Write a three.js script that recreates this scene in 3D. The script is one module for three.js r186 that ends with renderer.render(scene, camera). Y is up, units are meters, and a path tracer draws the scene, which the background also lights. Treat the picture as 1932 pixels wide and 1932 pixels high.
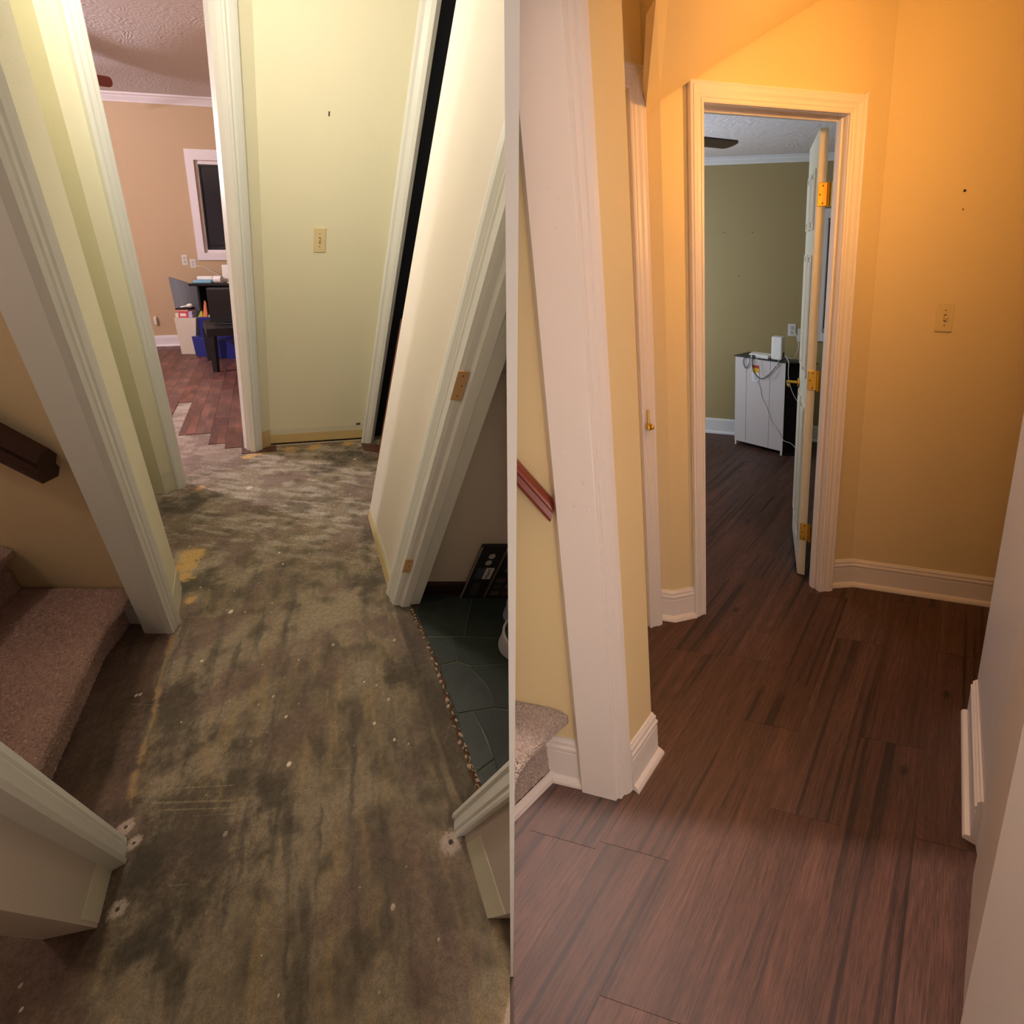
import * as THREE from 'three';
import { RoundedBoxGeometry } from 'three/addons/geometries/RoundedBoxGeometry.js';
import { mergeGeometries } from 'three/addons/utils/BufferGeometryUtils.js';
import { RectAreaLightUniformsLib } from 'three/addons/lights/RectAreaLightUniformsLib.js';
import { createNoise2D } from 'simplex-noise';

// ---------------------------------------------------------------- camera, exposure
const scene = new THREE.Scene();
scene.background = new THREE.Color(0x000000);
const camera = new THREE.PerspectiveCamera(100.74, 1, 0.02, 60);
camera.position.set(0, 1.5, 0);
camera.rotation.x = THREE.MathUtils.degToRad(-31.8);
const renderer = new THREE.WebGLRenderer({ antialias: true });
renderer.toneMapping = THREE.LinearToneMapping;
renderer.toneMappingExposure = 1.0;
renderer.shadowMap.enabled = true;
RectAreaLightUniformsLib.init();

// Two halls share one level floor on either side of a thin partition: on the left the old hall
// with its bare subfloor, on the right the finished hall. Sizes in metres; the uprights of each hall rake.
const OLD = { rake: [0.3608, 0.2004], side: -1 };
const NEW = { rake: [-0.1212, -0.3190], side: 1 };
const PT = 0.0035;                                    // half the partition's thickness
const raked = (h, [x, y, z]) => [x + h.rake[0] * y, y, z + h.rake[1] * y];

// ---------------------------------------------------------------- lights
function lampLight(pos, color, intensity, radius) {
  const l = new THREE.PointLight(color, intensity, 0, 2);
  l.position.set(...pos); l.castShadow = true; l.shadow.radius = radius / 0.02; scene.add(l); return l;
}
function panelLight(pos, look, w, h, color, intensity) {
  const l = new THREE.RectAreaLight(color, intensity, w, h);
  l.position.set(...pos); l.lookAt(...look); scene.add(l); return l;
}
const LAMPS = {
  oldHall: { pos: raked(OLD, [-1.95, 2.55, -2.5]), color: 0xfff4e2, power: 2.6 },
  oldOffice: { pos: raked(OLD, [-6.7, 2.8, -4.7]), color: 0xfff0f4, power: 30 },
  oldStair: { pos: raked(OLD, [-2.55, 2.45, -0.95]), color: 0xffe6d2, power: 1.1 },
  newHall: { pos: raked(NEW, [1.62, 2.26, -0.80]), color: 0xffb65e, power: 2.0 },
  foyer: { pos: raked(NEW, [1.0, 4.3, -0.36]), color: 0xffe9e0, power: 25 },
};
for (const k of Object.keys(LAMPS)) { const L = LAMPS[k]; lampLight([L.pos[0], L.pos[1] - (k === 'foyer' ? 0.14 : 0.1), L.pos[2]], L.color, L.power, k === 'foyer' ? 0.04 : 0.08); }
// daylight from the new office window, and fill from an unseen door added behind the viewer
panelLight([0.33, 1.25, -3.55], [2.2, 0.7, -3.6], 0.9, 1.1, 0xdfe9f5, 5);
panelLight([0.62, 1.35, 0.93], [0.5, 1.0, -0.7], 0.5, 1.3, 0xfff4ee, 4.0);

// ---------------------------------------------------------------- random, noise
let seed = 12345;
const rnd = () => { seed = (seed * 1664525 + 1013904223) >>> 0; return seed / 4294967296; };
const noise = createNoise2D(rnd), noise2 = createNoise2D(rnd);
const fbm = (x, y, o = 4) => { let s = 0, a = 0.5; for (let i = 0; i < o; i++) { s += a * noise(x, y); x *= 2.03; y *= 2.03; a *= 0.5; } return s; };
const clamp = (v, a = 0, b = 1) => Math.min(b, Math.max(a, v));
const smooth = (a, b, v) => { const t = clamp((v - a) / (b - a)); return t * t * (3 - 2 * t); };
const lerp3 = (a, b, t) => [a[0] + (b[0] - a[0]) * t, a[1] + (b[1] - a[1]) * t, a[2] + (b[2] - a[2]) * t];

function texture(w, h, fn, srgb = true, repeat = true) {
  const d = new Uint8Array(w * h * 4);
  for (let j = 0; j < h; j++) for (let i = 0; i < w; i++) {
    const c = fn(i / w, j / h, i, j), k = (j * w + i) * 4;
    if (typeof c === 'number') d[k] = d[k + 1] = d[k + 2] = clamp(c) * 255;
    else { d[k] = clamp(c[0], 0, 255); d[k + 1] = clamp(c[1], 0, 255); d[k + 2] = clamp(c[2], 0, 255); }
    d[k + 3] = 255;
  }
  const t = new THREE.DataTexture(d, w, h);
  t.magFilter = THREE.LinearFilter; t.minFilter = THREE.LinearFilter;
  if (srgb) t.colorSpace = THREE.SRGBColorSpace;
  t.wrapS = t.wrapT = repeat ? THREE.RepeatWrapping : THREE.ClampToEdgeWrapping;
  t.needsUpdate = true; return t;
}
// noise that repeats on the unit square
const tileNoise = (u, v, f, n = noise) => { const a = (x, y) => n(x * f, y * f), su = smooth(0, 1, u), sv = smooth(0, 1, v); return a(u, v) * (1 - su) * (1 - sv) + a(u - 1, v) * su * (1 - sv) + a(u, v - 1) * (1 - su) * sv + a(u - 1, v - 1) * su * sv; };

// ---------------------------------------------------------------- materials
const paintBump = texture(512, 512, (u, v) => 0.5 + 0.3 * tileNoise(u, v, 90) + 0.2 * tileNoise(u, v, 200), false);
const std = (color, roughness = 0.6, extra = {}) => new THREE.MeshStandardMaterial({ color, roughness, ...extra });
const wallPaint = (color) => std(color, 0.62, { bumpMap: paintBump, bumpScale: 0.0006 });
const trimPaint = (color) => std(color, 0.38, { bumpMap: paintBump, bumpScale: 0.0002 });
const M = {
  oldWall: wallPaint(0xece8cc), oldWhiteWall: wallPaint(0xe6ddd0), oldTrim: trimPaint(0xeceee9), oldGrey: wallPaint(0xd8cdc2), oldStair: wallPaint(0xd9c59e),
  bareDrywall: wallPaint(0xdcc48c), bareWhite: wallPaint(0xe2dfc8),
  oldOfficeWall: wallPaint(0xcbb190), officeTrimOld: trimPaint(0xf3eef6),
  newWall: wallPaint(0xe9d5a4), newTrim: trimPaint(0xf0e8e2), newOfficeWall: wallPaint(0xb3a274), newOfficeTrim: trimPaint(0xeef0f2),
  ceiling: wallPaint(0xece8e4), black: std(0x0b0b0d, 0.55), paintedShade: std(0x151a24, 0.9), charcoal: std(0x191a1d, 0.5),  // the navy entry puts an unlit room's shade into wall colour
  brass: std(0xd9b04c, 0.24, { metalness: 1 }), screw: std(0x5a4316, 0.4, { metalness: 1 }),
  ivory: std(0xe3d09a, 0.35), ivoryOld: std(0xe6d3a4, 0.4), whitePlastic: std(0xeceae6, 0.35), greyPlastic: std(0xc8c7c4, 0.4),
  mahogany: std(0x853823, 0.3), darkWood: std(0x2e140c, 0.4), hingeWood: std(0xd2a878, 0.7), slot: std(0x2a2118, 0.7),
  blueBin: std(0x27307f, 0.35), fabricBin: std(0xd3cabb, 0.85), greyFabric: std(0x74787f, 0.9), cable: std(0x2f3135, 0.5), whiteCable: std(0xe4e2dd, 0.5),
  glassDark: std(0x2c3038, 0.12), lampGlass: (c, k) => std(0xffffff, 0.5, { emissive: c, emissiveIntensity: k }),
  doorPaint: trimPaint(0xdfdccb), cabinetFront: std(0xcfc8c8, 0.55), bucket: std(0xb6b3bd, 0.45), cardBrown: std(0xb59a72, 0.8),
};

// ---------------------------------------------------------------- geometry helpers
function geo(pos, uv) {
  const g = new THREE.BufferGeometry();
  g.setAttribute('position', new THREE.Float32BufferAttribute(pos, 3));
  g.setAttribute('uv', new THREE.Float32BufferAttribute(uv, 2));
  g.computeVertexNormals(); return g;
}
const V3 = (...a) => new THREE.Vector3(...a);
// closed ring a to closed ring b (same count), capped
function loft(a, b, cap0 = true, cap1 = true) {
  const pos = [], uv = [], n = a.length;
  let d = 0; const c = a.reduce((s, p) => s.map((v, i) => v + p[i] / n), [0, 0, 0]), e = b.reduce((s, p) => s.map((v, i) => v + p[i] / n), [0, 0, 0]);
  const len = Math.hypot(e[0] - c[0], e[1] - c[1], e[2] - c[2]);
  // orientation: make the ring turn so that faces look outward
  const ax = V3(e[0] - c[0], e[1] - c[1], e[2] - c[2]).normalize(), area = V3();
  for (let i = 0; i < n; i++) area.add(V3(...a[i]).sub(V3(...c)).cross(V3(...a[(i + 1) % n]).sub(V3(...c))));
  if (area.dot(ax) < 0) { a = a.slice().reverse(); b = b.slice().reverse(); }
  for (let i = 0; i < n; i++) {
    const j = (i + 1) % n, w = Math.hypot(a[j][0] - a[i][0], a[j][1] - a[i][1], a[j][2] - a[i][2]);
    pos.push(...a[i], ...a[j], ...b[j], ...a[i], ...b[j], ...b[i]);
    uv.push(d, 0, d + w, 0, d + w, len, d, 0, d + w, len, d, len); d += w;
  }
  const X = V3(...a[1]).sub(V3(...a[0])).normalize(), Y = ax.clone().cross(X).normalize();
  const flat = a.map((p) => { const q = V3(...p).sub(V3(...a[0])); return new THREE.Vector2(q.dot(X), q.dot(Y)); });
  const tris = THREE.ShapeUtils.triangulateShape(flat, []);
  const put = (ring, t) => { for (const k of t) { pos.push(...ring[k]); uv.push(flat[k].x, flat[k].y); } };
  for (const t of tris) {
    const [p, q, r] = t, s = (flat[q].x - flat[p].x) * (flat[r].y - flat[p].y) - (flat[q].y - flat[p].y) * (flat[r].x - flat[p].x);
    const f = s > 0 ? t : [p, r, q];
    if (cap0) put(a, [f[0], f[2], f[1]]);
    if (cap1) put(b, f);
  }
  return geo(pos, uv);
}
const prism = (poly, y0, y1) => loft(poly.map(([x, z]) => [x, y0, z]), poly.map(([x, z]) => [x, y1, z]));
const box = (x0, x1, y0, y1, z0, z1) => prism([[x0, z0], [x1, z0], [x1, z1], [x0, z1]], y0, y1);
const rbox = (w, h, d, x, y, z, r = 0.004, ry = 0) => { const g = new RoundedBoxGeometry(w, h, d, 2, Math.min(r, w / 2.01, h / 2.01, d / 2.01)); g.rotateY(ry); g.translate(x, y, z); return g; };
const cyl = (r0, r1, h, x, y, z, seg = 24) => { const g = new THREE.CylinderGeometry(r0, r1, h, seg); g.translate(x, y, z); return g; };
const ball = (r, x, y, z) => { const g = new THREE.SphereGeometry(r, 20, 14); g.translate(x, y, z); return g; };
const tube = (pts, r, seg = 48, closed = false) => new THREE.TubeGeometry(new THREE.CatmullRomCurve3(pts.map((p) => V3(...p)), closed, 'centripetal'), seg, r, 8, closed);
const lathe = (pts, x, y, z, seg = 32) => { const g = new THREE.LatheGeometry(pts.map(([r, h]) => new THREE.Vector2(r, h)), seg); g.translate(x, y, z); return g; };
// wall frame: u runs right along the wall as seen from the hall, y up, w out of the wall
function frame(p, q) {
  const e = V3(q[0] - p[0], 0, q[1] - p[1]), length = e.length(); e.normalize();
  const m = new THREE.Matrix4().makeBasis(e, V3(0, 1, 0), V3(-e.z, 0, e.x)).setPosition(p[0], 0, p[1]);
  const at = (u, w = 0) => [p[0] + e.x * u - e.z * w, p[1] + e.z * u + e.x * w];
  return { m, length, at, on: (g) => g.applyMatrix4(m) };
}
// profile [[out, y], ...] swept along a plan path with mitred corners; out is to the viewer's side of a path that runs left to right
function sweep(path, profile) {
  const n = path.length, rings = [];
  const nor = (i) => { const e = [path[i + 1][0] - path[i][0], path[i + 1][1] - path[i][1]], l = Math.hypot(...e); return [-e[1] / l, e[0] / l]; };
  for (let i = 0; i < n; i++) {
    let m;
    if (i === 0) m = nor(0); else if (i === n - 1) m = nor(n - 2);
    else { const a = nor(i - 1), b = nor(i), s = 1 + a[0] * b[0] + a[1] * b[1]; m = [(a[0] + b[0]) / s, (a[1] + b[1]) / s]; }
    rings.push(profile.map(([o, y]) => [path[i][0] + m[0] * o, y, path[i][1] + m[1] * o]));
  }
  return mergeAll(rings.slice(1).map((r, i) => loft(rings[i], r, i === 0, i === n - 2)));
}
// profile swept along a path with one fixed outward direction, so that its ends stay parallel to a wall
const sweepTo = (path, profile, to) => { const rings = path.map((p) => profile.map(([o, y]) => [p[0] + to[0] * o, y, p[1] + to[1] * o])); return mergeAll(rings.slice(1).map((r, i) => loft(rings[i], r, i === 0, i === rings.length - 2))); };
function mergeAll(list) {
  const l = (Array.isArray(list) ? list : [list]).map((g) => { const f = g.index ? g.toNonIndexed() : g; for (const k of Object.keys(f.attributes)) if (!['position', 'normal', 'uv'].includes(k)) f.deleteAttribute(k); return f; });
  return l.length === 1 ? l[0] : mergeGeometries(l);
}
// moulded casing round an opening in a wall frame; [v, out] with v measured outward from the opening
const CASING = [[0, 0], [0, 0.010], [0.005, 0.013], [0.012, 0.013], [0.014, 0.009], [0.018, 0.013], [0.030, 0.014], [0.040, 0.019], [0.052, 0.021], [0.054, 0.017], [0.060, 0.021], [0.066, 0.019], [0.068, 0]];
const scaleProfile = (s) => CASING.map(([v, o]) => [v * s, o * Math.max(0.7, s)]);
const sideCasing = (f, u, dir, top, prof) => f.on(loft(prof.map(([v, o]) => [u + dir * v, 0, o]), prof.map(([v, o]) => [u + dir * v, top + v, o])));
const headCasing = (f, u0, u1, top, prof) => f.on(loft(prof.map(([v, o]) => [u0 - v, top + v, o]), prof.map(([v, o]) => [u1 + v, top + v, o])));
const BASE = (h) => [[0, 0], [0.014, 0], [0.014, h * 0.70], [0.012, h * 0.71], [0.015, h * 0.76], [0.016, h * 0.82], [0.011, h * 0.86], [0.012, h * 0.93], [0.007, h * 0.97], [0.005, h], [0, h]];
const SHOE = [[0.014, 0], [0.030, 0], [0.029, 0.008], [0.025, 0.015], [0.018, 0.019], [0.014, 0.020]];

// ---------------------------------------------------------------- objects
const tops = [], used = {};
const numbered = (n) => { used[n] = (used[n] ?? -1) + 1; return used[n] ? `${n}_${String(used[n]).padStart(3, '0')}` : n; };
function top(hall, name, label, data) {
  const o = new THREE.Group(); o.name = numbered(name); o.userData = { label, ...data }; scene.add(o); tops.push([o, hall]); return o;
}
const thing = (hall, name, label, category, group) => top(hall, name, label, group ? { category, group } : { category });
const struct = (hall, name, label, category, g, m) => { const o = top(hall, name, label, { category, kind: 'structure' }); if (g) part(o, name.replace(/_\d+$|_(left|right|front|back|rear|far|near|stair|centre|corner|closet|office|top)$/, '') + '_surface', g, m); return o; };
function part(parent, name, g, m, label) {
  const o = new THREE.Mesh(mergeAll(g), m); o.name = name; o.castShadow = o.receiveShadow = true; if (label) o.userData.label = label;
  parent.add(o); return o;
}
// cuts a mesh where it meets the partition
function cut(g, side) {
  g.computeBoundingBox(); const b = g.boundingBox;
  const inside = side < 0 ? b.max.x <= -PT : b.min.x >= PT;
  if (inside) return g;
  g = g.index ? g.toNonIndexed() : g;
  const P = g.attributes.position.array, N = g.attributes.normal.array, U = g.attributes.uv.array, out = [[], [], []];
  const d = (i) => (side < 0 ? -PT - P[i * 3] : P[i * 3] - PT);
  const vert = (i) => [[P[i * 3], P[i * 3 + 1], P[i * 3 + 2]], [N[i * 3], N[i * 3 + 1], N[i * 3 + 2]], [U[i * 2], U[i * 2 + 1]]];
  const mix = (a, b, t) => a.map((r, k) => r.map((v, c) => v + (b[k][c] - v) * t));
  for (let i = 0; i < P.length / 3; i += 3) {
    const poly = [];
    for (let k = 0; k < 3; k++) {
      const a = i + k, c = i + (k + 1) % 3, da = d(a), dc = d(c);
      if (da >= 0) poly.push(vert(a));
      if ((da >= 0) !== (dc >= 0)) poly.push(mix(vert(a), vert(c), da / (da - dc)));
    }
    for (let k = 1; k + 1 < poly.length; k++) for (const v of [poly[0], poly[k], poly[k + 1]]) v.forEach((r, q) => out[q].push(...r));
  }
  const r = new THREE.BufferGeometry();
  ['position', 'normal', 'uv'].forEach((k, q) => r.setAttribute(k, new THREE.Float32BufferAttribute(out[q], q === 2 ? 2 : 3)));
  return r;
}
function finish() {
  for (const [o, hall] of tops) {
    const box3 = new THREE.Box3(), list = [];
    o.updateMatrixWorld(true);
    o.traverse((c) => { if (c.isMesh) list.push([c, c.geometry.clone().applyMatrix4(c.matrixWorld)]); });
    for (const e of list) {
      if (hall) {
        const [a, b] = hall.rake;
        e[1].applyMatrix4(new THREE.Matrix4().set(1, a, 0, 0, 0, 1, 0, 0, 0, b, 1, 0, 0, 0, 0, 1));
        e[1] = cut(e[1], hall.side);
      }
      if (e[1].attributes.position.count) { e[1].computeBoundingBox(); box3.union(e[1].boundingBox); }
    }
    const base = V3((box3.min.x + box3.max.x) / 2, box3.min.y, (box3.min.z + box3.max.z) / 2);
    o.traverse((c) => { c.position.set(0, 0, 0); c.rotation.set(0, 0, 0); c.scale.set(1, 1, 1); });
    for (const [c, g] of list) {
      if (!g.attributes.position.count) { c.parent.remove(c); continue; }
      g.translate(-base.x, -base.y, -base.z); c.geometry = g;
    }
    o.position.copy(base);
  }
}
// wall as a slab behind the line p-q (left to right as seen from the hall)
function wall(hall, name, label, p, q, y0, y1, thick, m) {
  const f = frame(p, q);
  return struct(hall, name, label, 'wall', f.on(box(0, f.length, y0, y1, -thick, 0)), m);
}

// ================================================================ SHARED SHELL
{
  const p = top(null, 'wall_partition', 'thin plain partition wall between the two halls', { category: 'wall', kind: 'structure' });
  part(p, 'board', [box(-PT, PT, 0.001, 4.9, -9.6, -0.28)], std(0xdedad2, 0.7));
  const t = top(null, 'trim_threshold', 'thin strip where the two floors meet', { category: 'trim', kind: 'structure' });
  part(t, 'strip', [box(-0.0048, 0.0048, -0.02, 0.0008, -0.2795, 0.115)], std(0x3a2a20, 0.6));
  const b = top(null, 'wall_rear', 'plain rear wall behind the viewer', { category: 'wall', kind: 'structure' });
  part(b, 'wall_surface', [box(-2.6, 1.6, 0, 5.0, 1.0, 1.1)], M.oldGrey);
  const d = top(null, 'wall_light_block', 'unseen wall added behind the viewer to block light between the halls', { category: 'wall', kind: 'structure' });
  part(d, 'wall_surface', [box(-0.04, 0.04, 0, 4.9, 0.12, 1.0)], M.oldGrey);  // added out of view to keep foyer light off the old hall
}

// ================================================================ OLD HALL (left): structure
const oldFloorColour = (() => {
  const seg = (x, z, a, b) => { const dx = b[0] - a[0], dz = b[1] - a[1], t = clamp(((x - a[0]) * dx + (z - a[1]) * dz) / (dx * dx + dz * dz)); return Math.hypot(x - a[0] - t * dx, z - a[1] - t * dz); };
  const vein = [[-1.55, -1.346], [-1.433, -1.096], [-1.367, -0.98], [-1.297, -0.819], [-1.251, -0.715], [-1.207, -0.652]];
  const blobs = [[-1.874, -1.934, 0.07], [-1.80, -1.83, 0.055], [-1.768, -1.771, 0.05], [-1.62, -1.58, 0.05], [-2.15, -3.47, 0.08], [-1.95, -3.50, 0.06], [-1.75, -3.53, 0.06], [-1.5, -3.6, 0.05], [-2.25, -3.33, 0.05], [-2.3, -2.75, 0.04]];
  const dark = [[-1.70, -1.70, 0.11], [-1.40, -3.3, 0.2], [-2.25, -2.55, 0.16], [-1.30, -0.95, 0.15], [-1.0, -0.55, 0.22], [-0.45, -1.15, 0.08], [-0.85, -2.2, 0.12], [-0.75, -1.75, 0.1]];
  const rings = [[-1.18, -0.594, 0.022], [-1.124, -0.553, 0.018], [-1.055, -0.404, 0.022], [-0.183, -0.556, 0.03]];
  const specks = []; for (let i = 0; i < 420; i++) specks.push([-3.4 + 3.4 * rnd(), -4.6 + 4.6 * rnd(), 0.0015 + 0.006 * rnd() * rnd() * (rnd() < 0.2 ? 2.4 : 1), 0.5 + 0.5 * rnd()]);
  specks.push([-0.765, -0.781, 0.0075, 1], [-1.37, -1.5, 0.011, 0.9], [-1.945, -2.762, 0.02, 0.8]);
  const grid = new Map(); for (const s of specks) { const k = `${Math.floor(s[0] * 8)},${Math.floor(s[1] * 8)}`; for (let a = -1; a < 2; a++) for (let b = -1; b < 2; b++) { const q = `${Math.floor(s[0] * 8) + a},${Math.floor(s[1] * 8) + b}`; if (!grid.has(q)) grid.set(q, []); grid.get(q).push(s); } }
  const scratches = []; for (let i = 0; i < 60; i++) { const x = -3 + 3 * rnd(), z = -3.4 + 3.3 * rnd(), a = rnd() < 0.5 ? 0.2 * (rnd() - 0.5) : Math.PI * rnd(), l = 0.03 + 0.13 * rnd(); scratches.push([[x, z], [x + l * Math.cos(a), z + l * Math.sin(a)], 0.0008 + 0.0012 * rnd()]); }
  scratches.push([[-1.46, -1.80], [-1.30, -1.90], 0.006], [[-1.40, -1.90], [-1.38, -1.80], 0.006], [[-1.16, -0.70], [-0.80, -0.72], 0.002], [[-1.15, -0.66], [-0.82, -0.67], 0.003], [[-1.10, -0.64], [-0.80, -0.65], 0.002]);
  return (x, z) => {
    const X = x + 0.006 * noise2(x * 14, z * 14), Z = z + 0.006 * noise2(x * 14 + 40, z * 14), s = X * 0.94 - Z * 0.35, q0 = X * 0.35 + Z * 0.94;
    const big = fbm(X * 1.2, Z * 1.2, 5), mid = fbm(X * 5 + 9, Z * 5, 5), fine = 0.6 * fbm(x * 34, z * 34, 4) + 0.6 * fbm(x * 110 + 7, z * 110, 2), grit = noise2(x * 260, z * 260);
    // trowel sweeps of old adhesive: along the hall near the viewer, across it far off with office light painted in
    const along = fbm(s * 10, q0 * 1.3, 5), brush = fbm((x * 0.94 - z * 0.35) * 46, (x * 0.35 + z * 0.94) * 7, 3) * 0.5, across = fbm(X * 2.6 + Z, Z * 11 - X * 2, 4);
    let c = lerp3([118, 105, 83], [146, 133, 108], smooth(-0.5, 0.5, big + mid * 0.6));
    c = lerp3(c, [88, 80, 64], 0.6 * smooth(0.0, 0.5, -mid - 0.3 * big + 0.25 * fine));
    c = lerp3(c, [158, 138, 98], 0.55 * smooth(0.08, 0.55, along + 0.2 * brush) * smooth(-2.6, -1.0, z));
    c = lerp3(c, [74, 69, 57], 0.55 * smooth(0.08, 0.55, -along + 0.2 * brush) * smooth(-3.0, -0.9, z));
    c = lerp3(c, [188, 177, 160], 0.65 * smooth(-0.25, 0.45, across + 0.3 * fine + 0.2 * big) * (1 - smooth(-2.3, -1.5, z)));  // paler far area: light from the office doorway put into the colour
    c = lerp3(c, [150, 136, 122], 0.6 * smooth(-2.7, -3.3, z) * smooth(-2.1, -2.5, x));
    c = lerp3(c, [112, 92, 80], 0.6 * smooth(0.02, 0.4, fbm(X * 2.2 + 30, Z * 2.2, 4)));
    // browner strip left of the old wall line, darker strip along the tile edge
    const vl = -1.21 - (z + 0.652) * -0.49, te = -0.115 + (z + 0.715) * 0.478;
    c = lerp3(c, [98, 76, 68], 0.6 * smooth(0.03, -0.03, x - vl + 0.05 * mid) * smooth(-1.5, -1.35, z));
    c = lerp3(c, [58, 53, 49], 0.6 * smooth(-0.085, -0.07, x - te + 0.012 * mid) * smooth(-1.7, -1.5, z) * (0.7 + 0.6 * along));
    for (const d of dark) { const r = Math.hypot(X - d[0], Z - d[1]) / d[2]; if (r < 1.6) c = lerp3(c, [66, 62, 50], 0.6 * smooth(1.5, 0.1, r + 0.9 * mid + 0.4 * fine)); }
    for (const d of blobs) { const r = Math.hypot(x - d[0], z - d[1]) / d[2]; if (r < 2) c = lerp3(c, [205, 168, 102], 0.9 * smooth(1.15, 0.75, r + 1.3 * mid + 1.1 * fine)); }
    let dv = 9; for (let i = 0; i + 1 < vein.length; i++) dv = Math.min(dv, seg(X * 0.5 + x * 0.5, z, vein[i], vein[i + 1]));
    c = lerp3(c, [170, 142, 98], 0.85 * smooth(0.022, 0.006, dv + 0.03 * Math.abs(mid) + 0.012 * fine));
    for (const r of rings) { const q = Math.hypot(x - r[0], z - r[1]) / r[2]; if (q < 1.6) { c = lerp3(c, [196, 180, 162], 0.8 * smooth(1.25, 0.8, q + 0.7 * fine)); c = lerp3(c, [70, 60, 50], smooth(0.3, 0.15, q)); } }
    for (const s of scratches) { if (Math.abs(x - s[0][0]) < 0.25 && Math.abs(z - s[0][1]) < 0.25) { const d = seg(x, z, s[0], s[1]); if (d < s[2]) c = lerp3(c, [176, 160, 126], 0.35 + 0.35 * grit); } }
    for (const s of grid.get(`${Math.floor(x * 8)},${Math.floor(z * 8)}`) || []) { const q = Math.hypot(x - s[0], (z - s[1]) * 0.8) / s[2]; if (q < 1.5) c = lerp3(c, [228, 218, 196], s[3] * smooth(1.15, 0.8, q + 0.35 * fine)); }
    const k = 1 + 0.22 * fine + 0.10 * grit; return [c[0] * k * 1.02, c[1] * k * 1.02, c[2] * k * 1.06];
  };
})();
const TILE_EDGE = [[-0.496, -1.513], [-0.401, -1.346], [-0.282, -1.096], [-0.182, -0.856], [-0.115, -0.715], [-0.10, -0.60]];
{
  const floor = struct(OLD, 'floor', 'bare stained subfloor of the old hall with scraped adhesive', 'floor');
  const sheet = (poly, x0, x1, z0, z1, w, h, name) => {
    const t = texture(w, h, (u, v) => oldFloorColour(x0 + (x1 - x0) * u, z0 + (z1 - z0) * v), true, false);
    const s = new THREE.Shape(poly.map(([x, z]) => new THREE.Vector2(x, -z))), g = new THREE.ShapeGeometry(s).toNonIndexed(); g.rotateX(-Math.PI / 2);
    const p = g.attributes.position, uv = []; for (let i = 0; i < p.count; i++) uv.push((p.getX(i) - x0) / (x1 - x0), (p.getZ(i) - z0) / (z1 - z0));
    g.setAttribute('uv', new THREE.Float32BufferAttribute(uv, 2));
    part(floor, name, g, std(0xffffff, 0.82, { map: t, bumpMap: t, bumpScale: 0.0005 }));
  };
  sheet([[-2.35, 0.1], [-0.0035, 0.1], [-0.0035, -0.6], ...TILE_EDGE.slice().reverse(), [-0.46, -1.75], [-0.46, -2.6], [-2.35, -2.6]], -2.35, 0, -2.6, 0.1, 2048, 2048, 'subfloor');
  sheet([[-3.6, 0.1], [-2.35, 0.1], [-2.35, -2.6], [-0.46, -2.6], [-0.46, -4.2], [-4.2, -5.2], [-4.2, -2.6], [-3.6, -2.6]], -4.2, -0.4, -5.2, 0.1, 1024, 1024, 'subfloor');
  part(floor, 'slab', [box(-10, -PT, -0.12, -0.02, -9.6, 1.0), box(-2.6, -PT, -0.02, -0.001, 0.1, 1.0), prism([[-10, -2.4], [-4.2, -2.4], [-4.2, -5.2], [-0.4, -4.2], [-0.4, -9.6], [-10, -9.6]], -0.02, -0.001)], std(0x6d6656, 0.9));
  // crumbled mortar left along the tile edge
  const strip = [];
  for (let i = 0; i < 130; i++) {
    const t = i / 130 * 4.999, k = Math.floor(t), f = t - k, a = TILE_EDGE[k], b = TILE_EDGE[k + 1], x = a[0] + (b[0] - a[0]) * f, z = a[1] + (b[1] - a[1]) * f;
    const g = new THREE.IcosahedronGeometry(1, 1), q = g.attributes.position; const sx = 0.003 + 0.008 * rnd() * rnd(), sy = 0.002 + 0.004 * rnd(), sz = 0.005 + 0.012 * rnd();
    for (let j = 0; j < q.count; j++) { const n = 1 + 0.35 * noise(q.getX(j) * 2 + i, q.getZ(j) * 2 + q.getY(j)); q.setXYZ(j, q.getX(j) * sx * n, q.getY(j) * sy * n, q.getZ(j) * sz * n); }
    g.computeVertexNormals(); g.rotateY(rnd() * 1.2); g.translate(x + 0.016 * (rnd() - 0.5), 0.0005, z); strip.push(g);
  }
  const s1 = part(floor, 'mortar_edge', strip.filter((_, i) => i % 3), std(0x8f6a4c, 0.95, { bumpMap: paintBump, bumpScale: 0.004 })); s1.userData.kind = 'stuff';
  const s2 = part(floor, 'mortar_edge', strip.filter((_, i) => i % 3 === 0), std(0xbfa394, 0.95)); s2.userData.kind = 'stuff';

  // slate entry floor
  const slateTex = texture(512, 512, (u, v) => { const n = 0.5 * tileNoise(u, v, 4) + 0.3 * tileNoise(u, v, 13) + 0.2 * tileNoise(u, v, 50); return lerp3([36, 44, 41], [56, 65, 60], 0.5 + 0.6 * n); });
  slateTex.repeat.set(2.5, 2.5);
  const slate = [std(0xffffff, 0.42, { map: slateTex, bumpMap: slateTex, bumpScale: 0.002 }), std(0xd8e0dc, 0.45, { map: slateTex, bumpMap: slateTex, bumpScale: 0.002 })];
  const entry = struct(OLD, 'floor', 'dark green slate tile floor of the old entry', 'floor');
  part(entry, 'grout', [prism([[-0.455, -1.64], [-0.0035, -1.64], [-0.0035, -0.6], [-0.10, -0.6], [-0.115, -0.715], [-0.182, -0.856], [-0.282, -1.096], [-0.401, -1.346], [-0.47, -1.50]], -0.02, -0.002)], std(0x565d52, 0.9));
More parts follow.
